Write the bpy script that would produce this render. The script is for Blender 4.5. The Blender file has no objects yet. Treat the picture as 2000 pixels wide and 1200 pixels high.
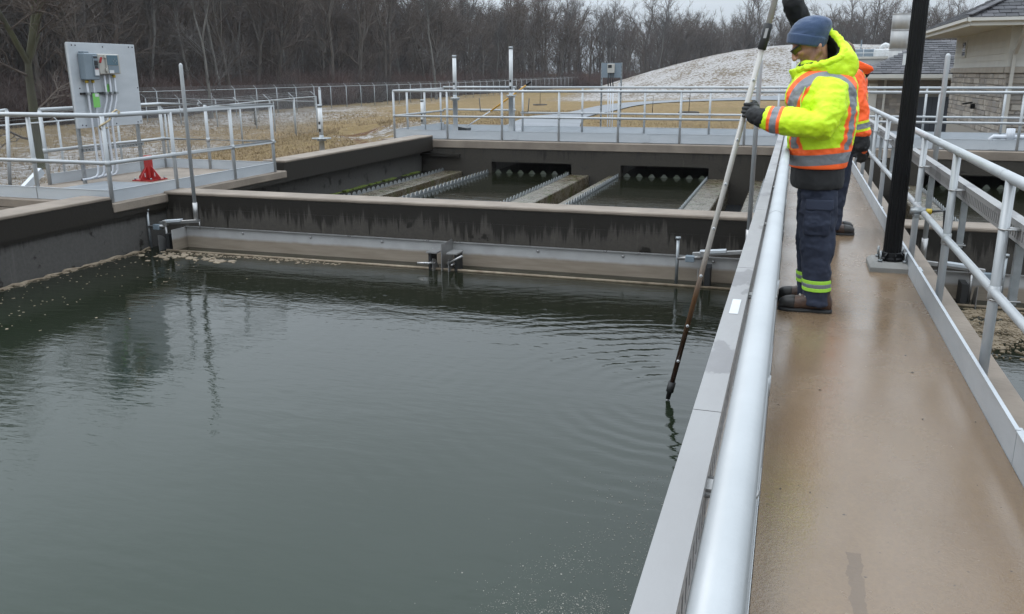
import bpy, bmesh, math, random
import numpy as np
from mathutils import Vector, Matrix, noise as mnoise

SC = bpy.context.scene
COL = SC.collection
PI = math.pi
R_ = math.radians
rng = random.Random(11)

# ------------------------------------------------------------------ camera
H = 1.55
def cam_axes(yaw, pitch, roll):
    cy, sy, cp, sp = math.cos(yaw), math.sin(yaw), math.cos(pitch), math.sin(pitch)
    f = Vector((sy*cp, cy*cp, -sp)); r = Vector((cy, -sy, 0)); u = r.cross(f)
    c, s = math.cos(roll), math.sin(roll)
    return c*r + s*u, -s*r + c*u, f
cam = bpy.data.cameras.new('camera'); camo = bpy.data.objects.new('camera', cam); COL.objects.link(camo)
cam.sensor_width = 36; cam.lens = 1667.96/2000*36; cam.clip_start = .05; cam.clip_end = 6000
_r, _u, _f = cam_axes(R_(-17.947), R_(15.3006), R_(-.2185))
camo.matrix_world = Matrix(((_r.x, _u.x, -_f.x, 0), (_r.y, _u.y, -_f.y, 0), (_r.z, _u.z, -_f.z, H), (0, 0, 0, 1)))
SC.camera = camo

# ------------------------------------------------------------------ sky, sun, exposure
SUN_EL, SUN_AZ = 48, 250          # degrees; azimuth clockwise from +Y
wd = bpy.data.worlds.new('World'); SC.world = wd; wd.use_nodes = True
wt = wd.node_tree; wt.nodes.clear()
def wn(t, **k):
    n = wt.nodes.new(t)
    for a, b in k.items(): setattr(n, a, b)
    return n
wo = wn('ShaderNodeOutputWorld'); bg = wn('ShaderNodeBackground'); bg.inputs['Strength'].default_value = .1
sky = wn('ShaderNodeTexSky', sky_type='NISHITA', sun_disc=False, sun_elevation=R_(SUN_EL), sun_rotation=R_(SUN_AZ), air_density=1.0, dust_density=4.0, ozone_density=1.0)
hs = wn('ShaderNodeHueSaturation'); hs.inputs['Saturation'].default_value = .3
tc = wn('ShaderNodeTexCoord'); sx = wn('ShaderNodeSeparateXYZ')
wt.links.new(tc.outputs['Generated'], sx.inputs[0])
mr = wn('ShaderNodeMapRange'); mr.inputs[1].default_value = 0; mr.inputs[2].default_value = 1; mr.inputs[3].default_value = .74; mr.inputs[4].default_value = 4.4
pw = wn('ShaderNodeMath', operation='POWER'); pw.inputs[1].default_value = 1.0; pz = wn('ShaderNodeMath', operation='MAXIMUM'); pz.inputs[1].default_value = 0
wt.links.new(sx.outputs['Z'], pz.inputs[0]); wt.links.new(pz.outputs[0], pw.inputs[0]); wt.links.new(pw.outputs[0], mr.inputs[0])
cn = wn('ShaderNodeTexNoise'); cn.inputs['Scale'].default_value = 2.2; cn.inputs['Detail'].default_value = 5; cn.inputs['Roughness'].default_value = .5
cm = wn('ShaderNodeMapping'); cm.inputs['Scale'].default_value = (1, 1, 3.5)
wt.links.new(tc.outputs['Generated'], cm.inputs[0]); wt.links.new(cm.outputs[0], cn.inputs['Vector'])
cr = wn('ShaderNodeMapRange'); cr.inputs[1].default_value = .3; cr.inputs[2].default_value = .7; cr.inputs[3].default_value = .9; cr.inputs[4].default_value = 1.1
wt.links.new(cn.outputs['Fac'], cr.inputs[0])
mm = wn('ShaderNodeMath', operation='MULTIPLY'); wt.links.new(mr.outputs[0], mm.inputs[0]); wt.links.new(cr.outputs[0], mm.inputs[1])
vm = wn('ShaderNodeVectorMath', operation='SCALE'); vm.inputs[0].default_value = (7.2, 8.05, 8.9)
wt.links.new(mm.outputs[0], vm.inputs['Scale'])
mx = wn('ShaderNodeMixRGB'); mx.inputs['Fac'].default_value = .88
wt.links.new(sky.outputs[0], hs.inputs['Color']); wt.links.new(hs.outputs[0], mx.inputs[1]); wt.links.new(vm.outputs[0], mx.inputs[2])
wt.links.new(mx.outputs[0], bg.inputs['Color']); wt.links.new(bg.outputs[0], wo.inputs[0])

sl = bpy.data.lights.new('sun', 'SUN'); so = bpy.data.objects.new('sun', sl); COL.objects.link(so)
sl.energy = .6; sl.angle = R_(25); sl.color = (1, .97, .93)
_sd = Vector((math.sin(R_(SUN_AZ))*math.cos(R_(SUN_EL)), math.cos(R_(SUN_AZ))*math.cos(R_(SUN_EL)), math.sin(R_(SUN_EL))))
so.rotation_euler = _sd.to_track_quat('Z', 'Y').to_euler(); so.location = (0, 0, 30)
SC.view_settings.view_transform = 'Standard'; SC.view_settings.look = 'None'
SC.view_settings.exposure = 0; SC.view_settings.gamma = 1; SC.view_settings.use_curve_mapping = False
SC.render.engine = 'CYCLES'
SC.cycles.use_denoising = True
SC.cycles.transparent_max_bounces = 24

# ------------------------------------------------------------------ materials
ALB = .70      # surface colours scaled down evenly to offset the brighter sky
class NT:
    def __init__(s, name):
        s.m = bpy.data.materials.new(name); s.m.use_nodes = True; s.t = s.m.node_tree; s.t.nodes.clear()
        s.out = s.n('ShaderNodeOutputMaterial'); s.b = s.n('ShaderNodeBsdfPrincipled'); s.l(s.b.outputs[0], s.out.inputs[0])
    def n(s, t, **k):
        n = s.t.nodes.new(t)
        for a, b in k.items(): setattr(n, a, b)
        return n
    def l(s, a, b): s.t.links.new(a, b)
    def pos(s): return s.n('ShaderNodeNewGeometry').outputs['Position']
    def obj(s): return s.n('ShaderNodeTexCoord').outputs['Object']
    def map(s, v, scale=(1, 1, 1), loc=(0, 0, 0), rot=(0, 0, 0)):
        m = s.n('ShaderNodeMapping'); m.inputs['Scale'].default_value = scale; m.inputs['Location'].default_value = loc; m.inputs['Rotation'].default_value = rot
        s.l(v, m.inputs[0]); return m.outputs[0]
    def noise(s, v, scale=5, detail=4, rough=.55, dist=0):
        n = s.n('ShaderNodeTexNoise'); n.inputs['Scale'].default_value = scale; n.inputs['Detail'].default_value = detail
        n.inputs['Roughness'].default_value = rough; n.inputs['Distortion'].default_value = dist
        s.l(v, n.inputs['Vector']); return n.outputs['Fac']
    def rng(s, v, a, b, c=0, d=1, smooth=False):
        m = s.n('ShaderNodeMapRange'); m.inputs[1].default_value = a; m.inputs[2].default_value = b; m.inputs[3].default_value = c; m.inputs[4].default_value = d
        if smooth: m.interpolation_type = 'SMOOTHSTEP'
        s.l(v, m.inputs[0]); return m.outputs[0]
    def math(s, op, a, b=None, c=None):
        m = s.n('ShaderNodeMath', operation=op)
        for i, v in enumerate((a, b, c)):
            if v is None: continue
            if isinstance(v, (int, float)): m.inputs[i].default_value = v
            else: s.l(v, m.inputs[i])
        return m.outputs[0]
    def mix(s, f, a, b):
        m = s.n('ShaderNodeMixRGB')
        for i, v in ((0, f), (1, a), (2, b)):
            if isinstance(v, (int, float)): m.inputs[i].default_value = v
            elif isinstance(v, tuple): m.inputs[i].default_value = (*v, 1)
            else: s.l(v, m.inputs[i])
        return m.outputs[0]
    def xyz(s, v):
        n = s.n('ShaderNodeSeparateXYZ'); s.l(v, n.inputs[0]); return n.outputs
    def attr(s, name):
        n = s.n('ShaderNodeAttribute'); n.attribute_name = name; return n.outputs['Fac']
    def set(s, k, v):
        if k == 'Base Color' and not s.m.name.startswith(('tank_water', 'settled_water', 'hi_vis')):
            if isinstance(v, tuple): v = tuple(c*ALB for c in v)
            else:
                q = s.n('ShaderNodeVectorMath', operation='SCALE'); q.inputs['Scale'].default_value = ALB; s.l(v, q.inputs[0]); v = q.outputs[0]
        if isinstance(v, tuple): s.b.inputs[k].default_value = (*v, 1) if len(v) == 3 else v
        elif isinstance(v, (int, float)): s.b.inputs[k].default_value = v
        else: s.l(v, s.b.inputs[k])
    def bump(s, h, dist, strength=1.0):
        n = s.n('ShaderNodeBump'); n.inputs['Strength'].default_value = strength; n.inputs['Distance'].default_value = dist
        s.l(h, n.inputs['Height']); s.l(n.outputs[0], s.b.inputs['Normal']); return n

def mat(name, col, rough=.5, metal=0, col2=None, scale=4, lo=.35, hi=.65, bump=0, bscale=40, rvar=0, stretch=(1, 1, 1), spec=None, world=False):
    k = NT(name); v = k.map(k.pos() if world else k.obj(), stretch)
    if col2 is not None: k.set('Base Color', k.mix(k.rng(k.noise(v, scale, 6), lo, hi), col, col2))
    else: k.set('Base Color', col)
    if rvar: k.set('Roughness', k.rng(k.noise(v, scale*1.7, 4), .3, .7, max(.02, rough-rvar), rough+rvar))
    else: k.set('Roughness', rough)
    k.set('Metallic', metal)
    if spec is not None: k.set('Specular IOR Level', spec)
    if bump: k.bump(k.noise(v, bscale, 4), bump)
    return k.m

M = {}
M['alu'] = mat('anodised_aluminium', (.49, .505, .515), .42, .25, (.43, .445, .455), 3, rvar=.07, bump=.0004, bscale=60)
M['alu_plate'] = mat('aluminium_plate', (.6, .63, .66), .45, .25, (.54, .57, .6), 2.2, rvar=.08, stretch=(1, 1, 3))
M['steel'] = mat('stainless_steel', (.5, .49, .48), .35, .75, (.40, .39, .38), 3, rvar=.1)
M['tray'] = mat('tray_metal', (.36, .35, .345), .48, .3, (.25, .24, .24), 3.2, lo=.585, hi=.6, rvar=.14, stretch=(1, .45, 1), bump=.0006, bscale=90)
M['galv'] = mat('galvanised_steel', (.42, .44, .45), .45, .7, (.32, .34, .35), 14, rvar=.1)
M['stack'] = mat('pale_weathered_galvanising', (.5, .5, .49), .5, .15, (.4, .4, .4), 1.5, stretch=(1, 1, .3))
M['fence_post'] = mat('fence_post_zinc', (.46, .48, .49), .5, .15, (.38, .4, .41), 9)
M['black'] = mat('black_paint', (.005, .005, .0055), .42, 0, (.008, .008, .0085), 6, rvar=.08, spec=.18)
M['rubber'] = mat('black_rubber', (.012, .012, .012), .6)
M['red'] = mat('red_paint', (.42, .018, .016), .4, 0, (.33, .02, .018), 8)
M['yellow'] = mat('yellow_fibreglass', (.6, .3, .02), .45)
M['white'] = mat('white_plastic', (.72, .73, .74), .45, 0, (.62, .63, .63), 6)
M['pvc'] = mat('white_conduit', (.66, .68, .72), .4, 0, (.58, .6, .64), 5)
M['grey_box'] = mat('grey_enclosure_paint', (.22, .27, .31), .4, 0, (.19, .235, .27), 5)
M['beige'] = mat('beige_enclosure', (.5, .48, .43), .45, 0, (.43, .41, .37), 5)
M['display'] = mat('tinted_display_cover', (.12, .19, .23), .15)
M['dark'] = mat('dark_plastic', (.02, .022, .025), .4)
M['green_tag'] = mat('green_tag', (.2, .55, .12), .6)
M['yellow_tape'] = mat('yellow_tape', (.6, .42, .03), .6)
M['rope'] = mat('tan_rope', (.5, .4, .25), .85, bump=.003, bscale=120)
M['conc'] = mat('dry_concrete', (.285, .232, .183), .8, 0, (.2, .16, .125), 2.2, bump=.004, bscale=30, world=True)
M['conc_grey'] = mat('grey_concrete', (.3, .29, .27), .8, 0, (.2, .195, .18), 3, bump=.004, bscale=30, world=True)
M['deck_grey'] = mat('grey_deck_coating', (.23, .25, .27), .5, 0, (.18, .195, .21), 1.2, rvar=.12, bump=.002, bscale=60, world=True)
M['asphalt'] = mat('asphalt', (.22, .23, .25), .75, 0, (.17, .18, .19), .6, bump=.004, bscale=30, world=True)
M['bark'] = mat('bark', (.066, .054, .044), .9, 0, (.11, .094, .078), 3, stretch=(1, 1, .25), bump=.02, bscale=12)
M['bark_pale'] = mat('pale_bark', (.12, .11, .1), .9, 0, (.19, .18, .165), 2, stretch=(1, 1, .3), bump=.02, bscale=12)
M['bark_moss'] = mat('mossy_bark', (.05, .045, .03), .9, 0, (.075, .075, .03), 1.2, stretch=(1, 1, .3), bump=.02, bscale=12)
M['twig'] = mat('twigs', (.095, .071, .056), .9)
M['twig_pale'] = mat('pale_twigs', (.088, .077, .07), .9)
M['twig_red'] = mat('reddish_brush', (.125, .07, .058), .9, 0, (.07, .053, .047), .08, world=True)
M['needle'] = mat('spruce_needles', (.02, .035, .018), .8, 0, (.03, .045, .02), 5)
M['stone_trim'] = mat('limestone_trim', (.4, .36, .31), .8, 0, (.33, .3, .26), 3)
M['siding'] = mat('painted_siding', (.64, .63, .58), .6, 0, (.58, .57, .53), 1.5)
M['fascia'] = mat('painted_fascia', (.62, .61, .57), .5)
M['gutter'] = mat('painted_downspout', (.5, .48, .44), .5)
M['mortar'] = mat('mortar', (.32, .3, .27), .9)
M['stones'] = [mat('wall_stone_%s' % c, a, .85, 0, b, 6, bump=.004, bscale=25) for c, a, b in
    (('tan', (.39, .35, .305), (.30, .27, .235)), ('grey', (.32, .295, .275), (.25, .235, .22)), ('buff', (.45, .41, .365), (.37, .34, .30)), ('brown', (.31, .275, .245), (.25, .225, .20)))]
M['shingle'] = [mat('roof_shingle_%s' % c, a, .75, 0, b, 8) for c, a, b in
    (('slate', (.06, .058, .066), (.045, .044, .05)), ('grey', (.09, .086, .095), (.07, .068, .075)), ('dark', (.04, .038, .044), (.03, .03, .034)))]
M['door'] = mat('blue_grey_door', (.055, .065, .085), .45)
M['glass_dark'] = mat('dark_window_glass', (.02, .022, .025), .08)
M['roof_white'] = mat('white_metal_cladding', (.5, .52, .54), .5, 0, (.45, .47, .49), 1)
def skin_mat():
    k = NT('skin'); o = k.obj(); n = k.noise(o, 18, 5); c = k.mix(k.rng(n, .35, .65), (.62, .32, .21), (.5, .24, .155))
    st = k.math('MULTIPLY', k.rng(k.math('ADD', k.attr('stubble'), k.math('MULTIPLY', k.math('SUBTRACT', k.noise(o, 60, 3), .5), .5)), .3, .8), .5)
    k.set('Base Color', k.mix(st, c, (.17, .095, .06))); k.set('Roughness', .5); return k.m
M['skin'] = skin_mat()
M['beard'] = mat('stubble', (.26, .15, .10), .7, 0, (.17, .09, .06), 40)
M['hair'] = mat('brown_hair', (.14, .08, .05), .7)
M['navy'] = mat('navy_cotton', (.014, .02, .042), .85, 0, (.022, .03, .058), 7, bump=.004, bscale=14)
M['black_cloth'] = mat('black_cloth', (.009, .009, .01), .85, 0, (.016, .016, .017), 8, bump=.004, bscale=22)
M['boot'] = mat('brown_leather', (.10, .05, .03), .5, 0, (.05, .027, .019), 12, bump=.002, bscale=40)
M['boot_toe'] = mat('scuffed_toe_leather', (.016, .015, .015), .55, 0, (.035, .03, .027), 14)
M['sole'] = mat('black_sole', (.012, .012, .012), .7)
M['reflect_grey'] = mat('grey_reflective_tape', (.25, .26, .28), .4, .3)
M['lime'] = mat('lime_tape', (.42, .8, .06), .7)
M['orange_tape'] = mat('orange_tape', (.9, .13, .02), .7)
M['lens'] = mat('yellow_lens', (.17, .17, .02), .08)
M['dull_notch'] = mat('slimy_weir_plate', (.1, .105, .09), .5, .1, (.06, .075, .04), 9)
M['foam'] = mat('floating_scum', (.17, .125, .08), .7, 0, (.28, .22, .15), 9)
M['scum_brown'] = mat('brown_scum_mat', (.12, .085, .045), .75, 0, (.22, .165, .10), 7, bump=.01, bscale=30)
M['foam_pale'] = mat('pale_foam', (.29, .275, .24), .8)
M['moss'] = mat('bright_algae', (.2, .26, .03), .9, 0, (.1, .13, .02), 20)

def hat_mat():
    k = NT('blue_knit'); o = k.obj()
    k.set('Base Color', k.mix(k.rng(k.noise(o, 30, 4), .3, .7), (.035, .07, .15), (.05, .09, .18))); k.set('Roughness', .9)
    k.set('Sheen Weight', .3)
    w = k.noise(k.map(o, (120, 120, 500)), 1, 2); k.bump(w, .0015); return k.m
M['knit'] = hat_mat()

def jacket_mat(name, base, base2, c1, c2):
    k = NT(name); o = k.obj()
    col = k.mix(k.rng(k.noise(o, 6, 4), .35, .65), base, base2)
    for a, c, e in (('band_wide', c1, 0), ('band_thin', c2, 0)):
        f = k.rng(k.attr(a), -.002, .002); col = k.mix(f, col, c)
    k.set('Base Color', col); k.set('Roughness', .55); k.set('Specular IOR Level', .3)
    k.bump(k.noise(k.map(o, (1, 1, 1.6)), 13, 3, .5, .6), .008); return k.m
M['hivis'] = jacket_mat('hi_vis_yellow', (.56, .78, .018), (.49, .71, .015), (.92, .13, .025), (.19, .2, .215))
M['hiorange'] = jacket_mat('hi_vis_orange', (.92, .12, .022), (.8, .1, .018), (.6, .7, .02), (.19, .2, .215))

def wall_mat(name, zline, amp, blot_at=.64, wet=(.0195, .0158, .0115), dry=(.08, .07, .059), freq=9.0):
    k = NT(name); p = k.pos(); z = k.xyz(p)[2]
    streak = k.noise(k.map(p, (freq, freq, .3)), 1.0, 6, .75)
    broad = k.noise(k.map(p, (.7, .7, .3)), 1.0, 3)
    d = k.math('ADD', z, k.math('MULTIPLY', k.math('SUBTRACT', streak, .5), amp*7.5))
    d = k.math('ADD', d, k.math('MULTIPLY', k.math('SUBTRACT', broad, .5), amp*3.5))
    fine = k.noise(k.map(p, (freq*4, freq*4, .6)), 1.0, 3, .6); d = k.math('ADD', d, k.math('MULTIPLY', k.math('SUBTRACT', fine, .5), amp*1.6))
    wetf = k.rng(d, zline-.045, zline+.05)
    blot = k.rng(k.noise(p, 3.4, 5, .6), blot_at, blot_at+.03)
    wetf = k.math('MAXIMUM', wetf, blot)
    grain = k.noise(p, 24, 6, .7)
    drycol = k.mix(k.rng(grain, .3, .7), dry, tuple(c*.72 for c in dry))
    wetcol = k.mix(k.rng(grain, .3, .7), wet, tuple(c*.8 for c in wet))
    stripe = k.rng(k.noise(k.map(p, (14, 14, .35)), 1, 4), .6, .72)
    drycol = k.mix(k.math('MULTIPLY', stripe, .5), drycol, tuple(min(1, c*1.5) for c in dry))
    k.set('Base Color', k.mix(wetf, drycol, wetcol))
    k.set('Roughness', k.rng(wetf, 0, 1, .85, .5)); k.set('Specular IOR Level', .3); k.bump(grain, .004); return k.m
M['wall_cross'] = wall_mat('damp_concrete_dripping', -.3, .13)
M['wall_left'] = wall_mat('damp_concrete_blotched', -.28, .045, .605, dry=(.105, .098, .09))
M['wall_back'] = wall_mat('damp_concrete_streaked', -.02, .3, wet=(.021, .017, .0125), dry=(.056, .048, .038), freq=7)
M['wall_far'] = wall_mat('damp_concrete_far', -.2, .14, dry=(.06, .055, .05))
M['wall_band'] = wall_mat('damp_concrete_band', -.6, .2, wet=(.024, .0195, .0145))

def weir_mat():
    k = NT('stained_steel_plate'); p = k.pos(); z = k.xyz(p)[2]
    n = k.noise(k.map(p, (6, 6, .6)), 1, 5)
    d = k.math('ADD', z, k.math('MULTIPLY', k.math('SUBTRACT', n, .5), .035))
    f = k.rng(d, -.585, -.55)
    stain = k.mix(k.rng(k.noise(k.map(p, (1, 1, 9)), 3, 5), .3, .7), (.33, .275, .215), (.25, .2, .15))
    k.set('Base Color', k.mix(f, stain, k.mix(k.rng(k.noise(p, 5, 5), .3, .7), (.56, .55, .54), (.46, .45, .44))))
    k.set('Metallic', k.rng(f, 0, 1, 0, .2)); k.set('Roughness', .42); return k.m
M['weir_plate'] = weir_mat()

def launder_mat():
    k = NT('wet_launder_concrete'); p = k.pos()
    c = k.mix(k.rng(k.noise(p, 2.5, 6), .35, .65), (.085, .062, .035), (.14, .12, .085))
    g = k.rng(k.noise(p, 4, 6), .52, .7)
    k.set('Base Color', k.mix(g, c, (.055, .06, .012))); k.set('Roughness', k.rng(k.noise(p, 9, 4), .3, .7, .1, .5)); k.bump(k.noise(k.map(p, (1, 2.5, 1)), 9, 4), .02); return k.m
M['launder'] = launder_mat()

def walk_mat():
    k = NT('tan_floor_coating'); p = k.pos()
    c = k.mix(k.rng(k.noise(k.map(p, (1.6, .8, 1)), 1.3, 5), .3, .7), (.275, .188, .114), (.215, .142, .082))
    c = k.mix(k.math('MULTIPLY', k.rng(k.noise(k.map(p, (1.4, 1, 1)), 55, 5, .7), .32, .7), .5), c, (.17, .12, .085))
    sp = k.rng(k.noise(p, 35, 2), .74, .77); c = k.mix(sp, c, (.09, .065, .05))
    # a long drip stain of its own shape
    x, y, z = k.xyz(p)
    wob = k.math('MULTIPLY', k.math('SUBTRACT', k.noise(p, 14, 4), .5), .05)
    ax = k.math('ABSOLUTE', k.math('SUBTRACT', k.math('ADD', x, wob), .300)); ay = k.math('ABSOLUTE', k.math('SUBTRACT', k.math('ADD', y, wob), 2.42))
    st = k.math('MULTIPLY', k.math('LESS_THAN', ax, .024), k.math('LESS_THAN', ay, .33))
    wet = k.rng(k.noise(k.map(p, (1.3, .9, 1)), 1.1, 5, .6), .38, .62)
    c = k.mix(k.math('MULTIPLY', st, .55), c, (.13, .09, .06))
    k.set('Base Color', c)
    r = k.math('ADD', k.math('MULTIPLY', k.noise(p, 30, 3), .12), k.math('SUBTRACT', .24, k.math('MULTIPLY', wet, .15)))
    k.set('Roughness', k.math('SUBTRACT', r, k.math('MULTIPLY', st, .05))); k.set('Specular IOR Level', .5)
    k.bump(k.math('ADD', k.noise(p, 90, 3), k.math('MULTIPLY', k.noise(p, 5, 3), 2.0)), .0007); return k.m
M['walk'] = walk_mat()

def water_mat(name, rings=True, body=(.012, .020, .0115), amp=1.0, scum=False):
    k = NT(name); p = k.pos()
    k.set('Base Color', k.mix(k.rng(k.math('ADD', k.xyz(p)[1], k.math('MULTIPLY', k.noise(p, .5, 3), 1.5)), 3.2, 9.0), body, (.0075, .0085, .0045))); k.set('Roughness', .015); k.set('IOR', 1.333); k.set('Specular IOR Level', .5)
    h = k.math('MULTIPLY', k.noise(k.map(p, (.8, 2.2, 1), rot=(0, 0, .12)), 1.9, 3, .5, .4), .0052*amp)
    h = k.math('ADD', h, k.math('MULTIPLY', k.noise(k.map(p, (.9, 2.6, 1), rot=(0, 0, -.2)), 6, 3, .55), .0021*amp))
    patch = k.rng(k.noise(p, .35, 2), .38, .62)
    h = k.math('ADD', h, k.math('MULTIPLY', k.math('MULTIPLY', k.noise(k.map(p, (1, 2.4, 1)), 17, 2), patch), .001*amp))
    if rings:
        s = k.n('ShaderNodeVectorMath', operation='SUBTRACT'); s.inputs[1].default_value = (-.71, 5.81, -.72); k.l(p, s.inputs[0])
        ln = k.n('ShaderNodeVectorMath', operation='LENGTH'); k.l(s.outputs[0], ln.inputs[0]); r = ln.outputs['Value']
        ph = k.math('ADD', k.math('MULTIPLY', r, 38), k.math('MULTIPLY', k.noise(p, 1.1, 3), 16))
        env = k.math('MULTIPLY', k.math('POWER', 2.718, k.math('MULTIPLY', r, -.7)), k.math('MULTIPLY', k.rng(k.noise(p, .8, 2), .35, .65), .0034))
        h = k.math('ADD', h, k.math('MULTIPLY', k.math('SINE', ph), env))
    k.bump(h, 1.0)
    return k.m
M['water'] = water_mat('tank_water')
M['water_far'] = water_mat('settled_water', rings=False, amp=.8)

def fence_mat():
    k = NT('chain_link_mesh'); o = k.obj(); x, y, z = k.xyz(o)
    a = k.math('ABSOLUTE', k.math('SUBTRACT', k.math('FRACT', k.math('MULTIPLY', k.math('ADD', k.math('ADD', x, y), z), 14)), .5))
    b = k.math('ABSOLUTE', k.math('SUBTRACT', k.math('FRACT', k.math('MULTIPLY', k.math('SUBTRACT', k.math('ADD', x, y), z), 14)), .5))
    f = k.math('LESS_THAN', k.math('MINIMUM', a, b), .035)
    k.set('Base Color', (.34, .35, .36)); k.set('Metallic', .3); k.set('Roughness', .5); k.set('Alpha', f); return k.m
M['mesh'] = fence_mat()

def ground_mat():
    k = NT('dormant_grass_with_snow'); p = k.pos()
    big = k.rng(k.noise(p, .09, 5, .6), .35, .65); fine = k.noise(p, 2.2, 6, .7); vf = k.noise(p, 9, 5, .75)
    c = k.mix(big, (.33, .228, .112), (.27, .2, .085))
    c = k.mix(k.rng(fine, .4, .66), c, (.19, .13, .07))
    c = k.mix(k.math('MULTIPLY', k.rng(vf, .5, .7), .6), c, (.42, .32, .19))
    dirt = k.rng(k.math('ADD', k.attr('dirt'), k.math('MULTIPLY', k.math('SUBTRACT', fine, .5), 1.2)), .5, .7)
    c = k.mix(dirt, c, (.15, .08, .042))
    sn = k.attr('snow')
    sv = k.math('ADD', k.math('MULTIPLY', k.noise(k.map(p, (1, 1.15, 1.6)), 2.7, 5, .7), .72), k.math('MULTIPLY', k.noise(p, .28, 4), .28))
    f = k.rng(k.math('ADD', sv, k.math('MULTIPLY', sn, .5)), .69, .74)
    brown = k.mix(k.math('MULTIPLY', k.rng(sn, .25, .5), .8), c, (.16, .135, .115))
    k.set('Base Color', k.mix(k.math('MULTIPLY', k.math('MULTIPLY', f, .9), k.rng(k.noise(p, 6, 4, .7), .3, .62, .35, 1)), brown, (.56, .55, .55))); k.set('Roughness', .95); k.set('Specular IOR Level', .1)
    k.bump(k.math('ADD', k.math('MULTIPLY', fine, .5), vf), .12); return k.m
M['ground'] = ground_mat()

def pole_mat():
    k = NT('clear_tube_stained'); p = k.pos(); z = k.xyz(p)[2]
    d = k.math('ADD', z, k.math('MULTIPLY', k.math('SUBTRACT', k.noise(p, 6, 4), .5), .15))
    f = k.rng(d, .05, .42)
    f2 = k.rng(d, -.3, .1)
    c = k.mix(f2, (.06, .03, .018), (.2, .1, .045))
    c = k.mix(f, c, k.mix(k.rng(k.noise(k.map(p, (6, 6, .8)), 3, 4), .3, .7), (.60, .565, .52), (.47, .44, .40)))
    k.set('Base Color', c); k.set('Roughness', .18); k.set('Transmission Weight', k.rng(f, 0, 1, 0, .12)); return k.m
M['tube'] = pole_mat()

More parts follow.
